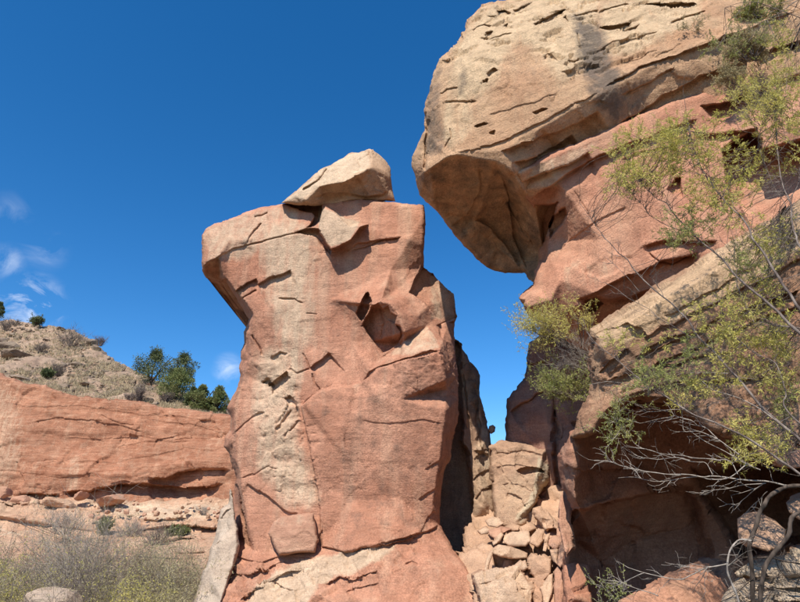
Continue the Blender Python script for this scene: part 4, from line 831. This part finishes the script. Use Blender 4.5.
def smooth_path(pp, k=4, wob=0., seed=0):
    pp = np.asarray(pp, float); n = len(pp)
    if n < 3: 
        t = np.linspace(0, 1, k * 2)[:, None]; out = pp[0] * (1 - t) + pp[-1] * t
    else:
        q = np.r_[[2 * pp[0] - pp[1]], pp, [2 * pp[-1] - pp[-2]]]; out = []
        for i in range(n - 1):
            a, b, c, d = q[i:i + 4]
            for j in range(k):
                t = j / k; out.append(.5 * (2 * b + (c - a) * t + (2 * a - 5 * b + 4 * c - d) * t * t + (3 * b - a - 3 * c + d) * t ** 3))
        out.append(pp[-1]); out = np.array(out)
    if wob:
        out = out + wob * np.stack([vnoise(out * 7 + seed, 1), vnoise(out * 7 + seed, 2), vnoise(out * 7 + seed, 3)], 1)
    return out
RS = np.random.RandomState(42)
_G = RS.randn(400003, 3); _gi = [0]
def rdir(d, spread):
    _gi[0] = (_gi[0] + 1) % 400003; g = _G[_gi[0]]
    x, y, z = d[0] + g[0] * spread, d[1] + g[1] * spread, d[2] + g[2] * spread; n = math.sqrt(x * x + y * y + z * z) + 1e-9
    return np.array([x / n, y / n, z / n])
def twig(T, L, p, d, length, r, lvl, leafl=.03, leafw=.007, nleaf=8, spread=.55, kids=3, up=.0, seg=5, sides=3, leaf_from=0):
    pts = [np.array(p, float)]; dd = np.array(d, float)
    for i in range(seg):
        dd = rdir(dd + np.array([0, 0, up]), .20); pts.append(pts[-1] + dd * length / seg)
    pts = np.array(pts); T.add(pts, np.linspace(r, max(r * .35, .0009), seg + 1), sides)
    if lvl <= leaf_from and L is not None:
        for i in range(nleaf):
            u = RS.rand() ** .7 * seg; k = min(int(u), seg - 1); q = pts[k] + (pts[k + 1] - pts[k]) * (u - k)
            L.add(q, rdir(pts[k + 1] - pts[k], 1.0 * length), leafl * (.6 + .8 * RS.rand()), leafw * (.7 + .6 * RS.rand())) if False else L.add(q, rdir((pts[k + 1] - pts[k]) / (length / seg), .75), leafl * (.6 + .8 * RS.rand()), leafw * (.7 + .6 * RS.rand()))
    if lvl > 0:
        for c in range(kids):
            k = RS.randint(1, seg + 1)
            twig(T, L, pts[k], rdir(pts[min(k + 1, seg)] - pts[k - 1], spread * length * 2.2 / seg), length * RS.uniform(.45, .75), r * .6, lvl - 1, leafl, leafw, nleaf, spread, kids, up, max(3, seg - 1), sides, leaf_from)

# --- foreground tree, traced limbs
def limb(px, Y0, Y1, r0, r1, wob=.008, seed=0):
    n = len(px); pp = [P(x, y, Y0 + (Y1 - Y0) * i / (n - 1)) for i, (x, y) in enumerate(px)]
    path = smooth_path(pp, 4, wob, seed); return path, np.linspace(r0, r1, len(path))
tree = empty('leafy_tree', P(850, 640, 5.0)); tag(tree, 'slender grey limbed tree with feathery yellow green leaves leaning in from the right edge', 'tree')
LIMBS = [   # thin end first
    ([(580, 204), (594, 222), (604, 236), (616, 250), (628, 260), (638, 274), (650, 286), (672, 304), (686, 318), (698, 336), (714, 352), (730, 371), (742, 384), (762, 406), (780, 423), (800, 440), (850, 490)], 5.6, 4.6, .004, .024),
    ([(640, 182), (656, 198), (666, 203), (676, 216), (688, 228), (700, 242), (722, 258), (732, 272), (744, 284), (760, 296), (776, 310), (788, 323), (802, 336), (860, 390)], 5.4, 4.4, .006, .024),
    ([(688, 118), (690, 135), (693, 150), (706, 176), (718, 193), (734, 210), (746, 224), (754, 240), (766, 258), (776, 274), (788, 290), (802, 312), (860, 385)], 5.2, 4.4, .006, .022),
    ([(771, 98), (775, 118), (777, 140), (779, 165), (783, 187), (789, 199), (792, 216), (796, 234), (803, 252), (860, 340)], 5.0, 4.4, .005, .017),
    ([(800, 176), (797, 188), (790, 199)], 4.95, 4.9, .004, .006),
    ([(583, 318), (590, 336), (606, 352), (622, 364), (638, 378), (652, 389), (670, 400), (684, 409), (700, 418), (730, 430), (765, 450), (800, 474), (860, 520)], 5.4, 4.5, .003, .018),
    ([(606, 284), (618, 290), (630, 299), (650, 310), (660, 318), (676, 328), (692, 337), (699, 337)], 5.5, 5.15, .003, .008),
    ([(630, 192), (644, 206), (650, 216), (660, 222), (672, 228), (686, 232)], 5.45, 5.2, .003, .008),
    ([(712, 292), (722, 312), (735, 335), (748, 348), (760, 356), (774, 362), (782, 376), (787, 394), (784, 403), (791, 415), (810, 432)], 5.0, 4.6, .003, .012),
    ([(686, 372), (706, 373), (728, 373)], 5.0, 4.9, .003, .006),
    ([(696, 378), (714, 390), (738, 398), (760, 409), (775, 420)], 5.0, 4.7, .004, .008),
    ([(764, 322), (780, 326), (802, 328), (840, 340)], 4.8, 4.6, .005, .009),
    ([(642, 411), (660, 411), (678, 410), (686, 410)], 5.2, 5.05, .003, .006),
    ([(588, 385), (606, 382), (630, 385), (650, 388)], 5.35, 5.25, .003, .005),
    ([(726, 242), (734, 262), (738, 285), (746, 305), (754, 322)], 4.9, 4.8, .003, .006),
    ([(604, 255), (622, 272), (640, 292)], 5.4, 5.3, .002, .005),
    ([(760, 150), (768, 172), (776, 190), (786, 205)], 5.0, 4.9, .003, .005),
    ([(648, 275), (660, 289), (664, 298)], 5.3, 5.25, .003, .005),
    ([(768, 20), (785, 8), (805, -5)], 5.0, 4.9, .006, .010), ([(724, 8), (750, 2), (780, 10), (802, 18)], 5.0, 4.9, .004, .009), ([(745, 170), (757, 150), (762, 120), (770, 105)], 5.1, 5.0, .003, .005),
]
paths = []
for i, (px, Ya, Yb, ra, rb) in enumerate(LIMBS):
    path, rad = limb(px, Ya, Yb, ra, rb, .01, i); T = Tubes(); T.add(path, rad * .56, 7); T.link('branch', M_bark if i not in (9, 10, 12, 13) else M_bark_pale, tree); paths.append(path)
# the hidden trunk the limbs run down to
T = Tubes(); T.add(smooth_path([P(850, 380, 4.45), P(880, 470, 4.5), P(900, 640, 4.7), P(880, 760, 4.9)], 4, .01), np.linspace(.03, .07, 13), 8); T.link('trunk', M_bark, tree)
allpts = np.concatenate(paths)
PATCH = [(650, 158, 42, 26, 58, 0), (690, 150, 30, 26, 56, 0), (640, 185, 26, 16, 26, 0), (715, 190, 30, 20, 32, 0), (745, 175, 26, 26, 20, 0), (765, 105, 32, 24, 50, 0), (785, 120, 22, 24, 36, 0), (790, 80, 16, 22, 18, 0), (700, 225, 26, 14, 16, 1), (690, 240, 20, 12, 12, 1), (730, 215, 22, 14, 12, 0),
         (760, 262, 26, 22, 22, 1), (785, 250, 18, 22, 12, 0), (725, 318, 40, 18, 15, 0), (750, 338, 36, 16, 26, 0), (785, 345, 18, 22, 22, 0), (680, 380, 34, 13, 16, 1), (650, 382, 20, 12, 10, 1), (735, 372, 34, 16, 16, 0), (765, 300, 26, 18, 16, 0), (705, 352, 26, 12, 8, 1),
         (770, 452, 34, 14, 22, 0), (760, 430, 30, 10, 10, 0), (700, 395, 26, 10, 10, 0), (795, 408, 10, 16, 12, 1), (785, 380, 16, 14, 14, 0), (760, 25, 34, 22, 16, 1), (790, 40, 14, 20, 12, 0), (725, 50, 22, 14, 5, 1), (620, 345, 10, 8, 4, 0), (665, 345, 26, 10, 3, 0), (790, 160, 14, 20, 8, 0), (770, 235, 16, 10, 8, 0)]
TT = Tubes(); LL = {0: Leaves(), 1: Leaves()}
for kind, mat in ((0, M_leaf), (1, M_leaf_g)):
    T = TT; L = LL[kind]
    for (cx, cy, rx, ry, n, k) in PATCH:
        if k != kind: continue
        for _ in range(int(n * 1.9)):
            a = RS.rand() * 6.28; q = RS.rand() ** .5; tx, ty = cx + math.cos(a) * rx * q, cy + math.sin(a) * ry * q
            Yt = RS.uniform(4.7, 5.5); tgt = P(tx, ty, Yt)
            dist = np.linalg.norm((allpts - tgt) * [1, .4, 1], axis=1); j = dist.argmin() if RS.rand() < .7 else np.argsort(dist)[RS.randint(0, 8)]
            src = allpts[j]; v = tgt - src; ln = np.linalg.norm(v)
            if ln > .12:
                m = src + v * .5 + RS.randn(3) * ln * .12; T.add(smooth_path([src, m, tgt], 3, .006), np.linspace(.003, .0016, 7), 3)
            dd = v / (ln + 1e-6) * .5 + np.array([-.3, 0, .35]); dd /= np.linalg.norm(dd)
            twig(T, L, tgt, rdir(dd, .5), RS.uniform(.10, .20), .0014, 1, .031, .0068, 13, .6, 3, .0, 4, 3, leaf_from=1)
# bare twigs off the limbs
L = LL[0]; nk = len(L.c); L.c += LL[1].c; L.d += LL[1].d; L.l += LL[1].l; L.w += LL[1].w
fo = L.link('foliage', M_leaf, tree); fo.data.materials.append(M_leaf_g); mi_ = np.zeros(len(fo.data.polygons), np.int32); mi_[nk:] = 1; fo.data.polygons.foreach_set('material_index', mi_)
T = TT
for i, path in enumerate(paths):
    if i in (4, 18, 19): continue
    n = len(path); 
    for _ in range(max(3, n // 3)):
        k = RS.randint(1, max(2, int(n * .75))); d = path[k - 1] - path[k]
        twig(T, None, path[k], rdir(d / np.linalg.norm(d) + np.array([0, 0, .15]), .5), RS.uniform(.12, .32), .0028, 1, kids=3, up=.03)
T.link('twigs', M_bark, tree)

# --- dead bush with curved trunks
def _thin(x): return x * .8
bush = empty('gnarled_bush', P(757, 640, 4.9)); tag(bush, 'gnarled bush with thick curved dark trunks and long bleached bare twigs at the lower right', 'bush')
TR = [([(754, 640), (754, 602), (752, 572), (748, 552), (750, 538), (758, 522), (762, 508), (770, 496), (784, 488), (800, 486), (850, 484)], .021, .018, M_bark_dark, 'trunk'),
      ([(756, 640), (760, 602), (762, 582), (766, 564), (776, 550), (788, 534), (791, 522), (800, 514), (850, 500)], .020, .018, M_bark_dark, 'trunk'),
      ([(744, 640), (739, 602), (733, 586), (728, 574), (727, 562), (730, 548), (738, 540), (750, 541)], .009, .007, M_bark_pale, 'trunk'),
      ([(727, 564), (740, 559), (752, 557), (766, 557), (784, 561), (800, 564), (850, 575)], .006, .009, M_bark_dark, 'branch'),
      ([(727, 564), (710, 567), (702, 570), (692, 576), (680, 580), (660, 577), (645, 574), (629, 569)], .007, .003, M_bark_pale, 'branch'),
      ([(709, 568), (702, 578), (696, 586), (692, 594)], .004, .002, M_bark_pale, 'branch'),
      ([(660, 597), (654, 595), (640, 590), (623, 584), (615, 581)], .005, .002, M_bark_pale, 'branch'), ([(645, 574), (630, 579), (622, 584), (610, 588)], .004, .002, M_bark_pale, 'branch'), ([(700, 571), (690, 568), (679, 564)], .003, .002, M_bark_pale, 'branch'),
      ([(800, 486), (766, 482), (740, 480), (712, 476), (700, 477), (676, 474), (660, 473), (640, 470), (620, 466), (610, 462), (594, 460)], .009, .003, M_bark_pale, 'branch'),
      ([(746, 464), (732, 476), (712, 480), (700, 478), (684, 479), (660, 481), (640, 478), (618, 477)], .006, .002, M_bark_pale, 'branch'), ([(640, 478), (634, 471), (630, 467)], .003, .002, M_bark_pale, 'branch'),
      ([(760, 470), (746, 464), (726, 452), (700, 438), (690, 432)], .006, .003, M_bark_pale, 'branch'), ([(740, 455), (726, 446), (706, 434), (694, 431), (684, 430), (682, 419)], .006, .002, M_bark_pale, 'branch'),
      ([(720, 462), (698, 459), (682, 455), (666, 454), (650, 451), (636, 448)], .005, .002, M_bark_pale, 'branch'), ([(690, 460), (676, 457), (660, 459), (648, 459), (641, 457)], .004, .002, M_bark_pale, 'branch'),
      ([(766, 482), (740, 486), (720, 490), (700, 493)], .005, .002, M_bark_pale, 'branch'), ([(764, 484), (752, 492), (744, 500), (736, 508)], .005, .002, M_bark_pale, 'branch'), ([(768, 492), (756, 502), (742, 516)], .004, .002, M_bark_pale, 'branch'),
      ([(718, 440), (706, 428), (690, 424), (680, 420)], .004, .002, M_bark_pale, 'branch'), ([(712, 476), (708, 466), (700, 462), (690, 461)], .004, .002, M_bark_pale, 'branch'), ([(738, 474), (730, 462), (716, 460), (708, 454)], .004, .002, M_bark_pale, 'branch'),
      ([(692, 420), (676, 416), (668, 418), (650, 422), (640, 424)], .004, .002, M_bark_pale, 'branch'), ([(776, 560), (784, 575), (800, 584), (840, 590)], .004, .004, M_bark_dark, 'branch'), ([(754, 580), (740, 590), (720, 602), (700, 612)], .004, .003, M_bark_dark, 'branch'), ([(762, 585), (780, 592), (800, 600), (830, 606)], .004, .004, M_bark_dark, 'branch')]
bp = []
for i, (px, ra, rb, m, nm) in enumerate(TR):
    Yb = 4.9 - .2 * (i % 3); path, rad = limb(px, Yb if nm == 'trunk' else 4.85, (Yb - .1) if nm == 'trunk' else 5.2, ra, rb, .012, 60 + i)
    T = Tubes(); T.add(path, _thin(rad) * (1 + .10 * np.sin(np.arange(len(rad)) * 1.3) + .08 * np.sin(np.arange(len(rad)) * 3.1)), 8 if nm == 'trunk' else 5); T.link(nm, m, bush)
    if m is M_bark_pale: bp.append(path)
T = Tubes()
for path in bp:
    n = len(path)
    for _ in range(max(4, n // 3)):
        k = RS.randint(2, n); d = path[k] - path[k - 1]
        twig(T, None, path[k], rdir(d / np.linalg.norm(d), .55), RS.uniform(.06, .22), .0024, 1, kids=2)
T.link('bare_twigs', M_bark_pale, bush)
T = Tubes()
for _ in range(70):
    x = RS.uniform(735, 800); p = P(x, RS.uniform(556, 612), RS.uniform(4.9, 5.3)); twig(T, None, p, rdir([RS.choice([-1, 1]), 0, .2], .5), RS.uniform(.1, .3), .003, 1, kids=2)
T.link('dead_twigs', M_bark_dark, bush)
T = Tubes(); L = Leaves()
for _ in range(26):
    p = P(RS.uniform(600, 628), RS.uniform(586, 608), 5.3); twig(T, L, p, rdir([-.4, 0, .6], .6), RS.uniform(.06, .14), .002, 1, .022, .006, 8, .6, 2, .05, 4, 3, 1)
for _ in range(46):
    p = P(RS.gauss(0, 1) * 9 + 620 if False else 620 + RS.randn() * 8, 420 + RS.randn() * 11, 5.25); twig(T, L, p, rdir([-.2, 0, .3], .8), RS.uniform(.08, .16), .002, 1, .028, .006, 9, .6, 3, .0, 4, 3, 1)
T.link('twigs', M_bark_pale, bush); L.link('foliage', M_leaf_g, bush)

# --- shrubs on rock
def shrub(name, px, py, Y, wpx, hpx, label, leafmat, barkmat, nst=26, leafy=8, leafl=.03, leafw=.007, lvl=2, group=None, lean=(0, 0, 1), spread=.5, r=.006, parts=True, cat='shrub', kids=3, th=.9, upw=.12):
    k = mpp(Y); root = P(px, py, Y); e = empty(name, root); tag(e, label, cat, group)
    T = Tubes(); T2 = Tubes(); L = Leaves() if leafmat else None
    for i in range(nst):
        a = RS.uniform(-1, 1); b = RS.uniform(-1, 1)
        d = np.array(lean, float) + np.array([a * wpx / max(hpx, 1) * .62, b * th * .6, 0]); d /= np.linalg.norm(d)
        ln = hpx * k * RS.uniform(.55, 1.0) * .62
        base = root + np.array([a * wpx * k * .12, b * .1 * wpx * k, 0])
        pts = smooth_path([base, base + d * ln * .5 + RS.randn(3) * ln * .07, base + d * ln], 4, ln * .04, i)
        T.add(pts, np.linspace(r, r * .5, len(pts)), 4)
        for c in range(kids + 2):
            q = RS.randint(2, len(pts)); dd = pts[q] - pts[q - 1]
            twig(T2, L, pts[q], rdir(dd / np.linalg.norm(dd), spread), ln * RS.uniform(.4, .75), r * .42, lvl - 1, leafl, leafw, leafy, .6, kids, upw, 4, 3, leaf_from=1)
    T.link('stem', barkmat, e); T2.link('twigs', barkmat, e)
    if L: L.link('foliage', leafmat, e)
    return e
shrub('ledge_shrub', 574, 348, 9.3, 84, 74, 'upper yellow green shrub hanging on the edge of the cleft, right of the sky gap', M_leaf, M_bark, 20, 8, .038, .009, 3, 'shrubs growing in the cleft', lean=(-.55, 0, .55), spread=.6, r=.008)
shrub('ledge_shrub', 580, 400, 9.2, 84, 60, 'lower green shrub growing against the dark wall of the cleft', M_leaf_g, M_bark, 20, 8, .038, .009, 3, 'shrubs growing in the cleft', lean=(-.75, 0, .5), spread=.6, r=.008)
shrub('bare_shrub', 592, 372, 9.2, 90, 60, 'pale leafless sprays reaching left from the cleft over the blue sky', None, M_bark_pale, 15, 0, lvl=3, lean=(-1.0, 0, .62), spread=.5, r=.006)
shrub('ledge_shrub', 752, 58, 9.7, 74, 46, 'grey green shrub rooted in a crack high on the cream boulder', M_sage, M_bark, 34, 9, .04, .012, 3, 'shrubs on the boulder top', r=.008)
shrub('ledge_shrub', 735, 86, 9.9, 46, 34, 'small sparse bush on the lower lip of the boulder', M_sage, M_bark, 16, 7, .035, .010, 3, 'shrubs on the boulder top', r=.006)
shrub('ledge_shrub', 690, 30, 10.1, 60, 26, 'thin sparse bush on the upper crack of the boulder', M_sage, M_bark, 10, 6, .035, .010, 2, 'shrubs on the boulder top', r=.005)
shrub('ledge_shrub', 760, 18, 10.0, 80, 34, 'dark green bush at the top frame edge on the boulder', M_leaf_g, M_bark, 22, 8, .04, .012, 3, 'shrubs on the boulder top', r=.006)

# --- brush in the lower left
shrub('bare_bush', 62, 640, 15.5, 110, 128, 'tall silvery leafless bush with forked white stems at the lower left', None, M_bark_pale, 26, 0, lvl=3, spread=.45, r=.017, group='bushes at the lower left', upw=.05, kids=4)
shrub('bare_bush', 20, 650, 17.5, 120, 110, 'grey leafless bush behind the pale boulder at the left corner', M_sage, M_bark, 30, 3, .05, .014, lvl=3, spread=.45, r=.014, group='bushes at the lower left', kids=4)
shrub('bare_bush', 95, 640, 17, 100, 105, 'fine twigged grey bush right of the silvery one', M_sage, M_bark_pale, 34, 3, .05, .014, lvl=3, spread=.5, r=.012, group='bushes at the lower left', kids=4)
shrub('bare_bush', 45, 660, 13.5, 130, 90, 'low dark twigged bush in front of the silvery one', M_sage, M_bark, 26, 2, .05, .012, lvl=3, spread=.5, r=.014, group='bushes at the lower left', kids=3)
for i, (x, y, Y, w, h, lab, lm) in enumerate([
        (-8, 645, 14.5, 80, 73, 'yellow green bush cut by the left frame edge', M_leaf), (135, 650, 16.5, 90, 98, 'olive bush left of the centre of the brush', M_sage), (165, 650, 15.5, 90, 91, 'yellow green bush in front of the ledges', M_sage),
        (192, 650, 17, 70, 96, 'grey green bush touching the leaning slab', M_sage), (120, 655, 14.5, 80, 73, 'low yellow bush in the front of the brush', M_leaf), (180, 660, 14, 80, 73, 'low olive bush at the foot of the leaning slab', M_sage), (150, 640, 19, 90, 86, 'dull twiggy bush at the back of the brush', M_sage), (110, 640, 20, 90, 82, 'grey twiggy bush below the low ledge', None)]):
    shrub('brush_bush', x, y, Y, w, h, lab, lm, M_bark if i % 2 else M_bark_pale, 22, 4, .05, .014, 3, 'bushes at the lower left', spread=.5, r=.010, kids=4)
for i, (x, y, Y, w, h, lab, lm) in enumerate([(176, 539, 39, 22, 14, 'dark round bush in front of the low ledge', M_jung), (132, 541, 39, 40, 26, 'grey leafless bush on the low ledge', None), (155, 545, 37, 44, 24, 'dark low scrub along the low ledge', None), (200, 518, 42, 26, 14, 'tan dry bush on the talus near the leaning slab', None), (104, 532, 39, 12, 14, 'small dark bush at the step of the low ledge', M_jung), (65, 535, 37, 44, 30, 'pale leafless bush against the low ledge', None)]):
    shrub('ledge_bush', x, y, Y, w, h, lab, lm, M_bark if lm or i == 2 else M_bark_pale, 30, 8, .10, .04, 2, 'bushes on the low ledges', spread=.6, r=.022, kids=4)
stone(50, 609, 13.2, 50, M_grey, 'pale grey boulder among the bushes at the bottom left', hr=.7, name='pale_boulder', cat='boulder', seed=9)

# --- junipers and scrub on the hill
def juniper(px, py, Y, wpx, hpx, label, mat, seed):
    wpx *= 1.15; hpx *= 1.05
    rs = np.random.RandomState(seed); k = mpp(Y); root = P(px, py, Y); e = empty('juniper_tree', root); tag(e, label, 'tree', 'junipers along the cliff rim')
    T = Tubes(); w, h = wpx * k, hpx * k; L = Leaves()
    for i in range(5):
        d = np.array([rs.uniform(-.5, .5) * w, rs.uniform(-.3, .3) * w, h * rs.uniform(.5, .8)])
        T.add(smooth_path([root - [0, 0, .3], root + d * .4 + rs.randn(3) * .06, root + d], 3, .05, i), np.linspace(.10, .03, 7), 5)
    T.link('trunk', M_bark_dark, e)
    nc = 46
    for c in range(nc):
        a = rs.rand() * 6.28; rr_ = rs.rand() ** .5; zz = rs.uniform(.02, .95)
        prof = math.sin(min(1, zz * 1.15 + .12) * math.pi) ** .6 if zz > .35 else .9
        cc = root + np.array([math.cos(a) * rr_ * w * .5 * prof, math.sin(a) * rr_ * w * .45 * prof, zz * h]); cr_ = w * rs.uniform(.09, .19)
        for _ in range(130):
            v = rs.randn(3); v /= np.linalg.norm(v); q = cc + v * cr_ * rs.rand() ** .4 * [1, 1, .85]
            L.add(q, v + [0, 0, .5] + rs.randn(3) * .4, rs.uniform(.10, .20), rs.uniform(.05, .09))
    L.link('crown', mat, e, seed); return e
juniper(152, 379, 54, 36, 30, 'largest dark juniper standing on the skyline, left of the group', M_jun, 1)
juniper(181, 381, 53, 30, 28, 'dark juniper behind the front bushy one', M_jun, 2)
juniper(176, 396, 49.5, 32, 27, 'bushy olive juniper in front of the group', M_jung, 3)
juniper(200, 411, 48, 20, 26, 'green juniper near the right end of the cliff rim', M_jung, 4)
juniper(217, 413, 48.5, 22, 25, 'green juniper touching the pillar at the rim end', M_jung, 5)
juniper(191, 408, 48.5, 14, 20, 'small dark juniper between the bushy ones', M_jun, 6)
juniper(-3, 318, 77, 10, 17, 'dark juniper cut by the left frame edge on the crest', M_jun, 7)
for i, (x, y, w, h, lab, lm) in enumerate([(35, 325, 16, 9, 'green low bush on the crest', M_jun), (70, 346, 34, 22, 'large brown leafless bush near the crest', None), (47, 378, 9, 8, 'dark little bush in the middle of the hill', M_jun), (57, 376, 18, 12, 'grey brown bush beside the dark little one', None), (138, 402, 8, 18, 'thin dead sapling above the cliff rim', None), (15, 325, 22, 6, 'reddish scrub along the crest', None), (100, 346, 12, 10, 'pale scrub on the hill shoulder', None), (130, 400, 14, 7, 'brown scrub at the cliff rim', None), (40, 352, 16, 10, 'brown scrub in the upper middle of the hill', None), (5, 330, 14, 12, 'brown scrub high at the left edge', None), (165, 402, 18, 10, 'dark twiggy scrub beneath the junipers', None)]):
    shrub('hill_bush', x, y, hill_Y(x, max(y, crest_y(x) + 2)) - .6, w, h * 1.3, lab, lm, M_bark, 22, 8, .16, .07, 2, 'scrub on the hillside', spread=.6, r=.035, kids=4)
# dry grass on the hill: one mass
L = Leaves(); rg = np.random.RandomState(3)
gx = rg.uniform(-15, 228, 4200); cy0 = np.interp(gx, [c[0] for c in crest], [c[1] for c in crest]); cy1 = np.interp(gx, [0, 30, 78, 138, 195, 226], [380, 389, 400, 407, 417, 423])
gyy = cy0 + (cy1 - cy0) * rg.rand(len(gx)); gY = HD(gx, gyy)
dens = fbm(np.c_[gx / 9, gyy / 6, gx * 0], 3, 8)
W = PV(gx, gyy, gY - .25)
for i in range(len(gx)):
    if dens[i] < -.25: continue
    for _ in range(9):
        L.add(W[i] + rg.randn(3) * [.14, .14, .03] - [0, 0, .08], [rg.randn() * .35, rg.randn() * .35, 1], rg.uniform(.16, .42), rg.uniform(.03, .06))
V0 = stone_mesh('pebble', 301, 1); pv = np.array([v.co[:] for v in V0.vertices]); pf = np.array([p.vertices[:] for p in V0.polygons]); PVs = []; PFs = []; b0 = 0
for i in range(1500):
    x = rg.uniform(-12, 227); y0, y1 = crest_y(x), ctop_y(x); y = rg.uniform(y0 + 1, max(y0 + 2, y1 + 1)); q = P(x, y, hill_Y(x, y) - .12); r = rg.uniform(.08, .24) * (1.8 if rg.rand() < .15 else 1)
    a = rg.rand() * 6.28; ca, sa = math.cos(a), math.sin(a); w = pv @ np.array([[ca, sa, 0], [-sa, ca, 0], [0, 0, 1]]) * r; PVs.append(w + q); PFs.append(pf + b0); b0 += len(pv)
o2 = link_mesh('hill_gravel', np.concatenate(PVs), np.concatenate(PFs), M_hrock); tag(o2, 'brown stony rubble strewn through the grass of the hillside', 'rubble', kind='stuff')
o = L.link('dry_grass', M_grass, None, 5); tag(o, 'pale dry bunch grass covering the hillside above the cliff', 'grass', kind='stuff')

for o in bpy.data.objects:
    if o.parent and o.name.split('.')[0] in ('twigs', 'foliage', 'dead_twigs', 'bare_twigs', 'stem'): o['kind'] = 'stuff'
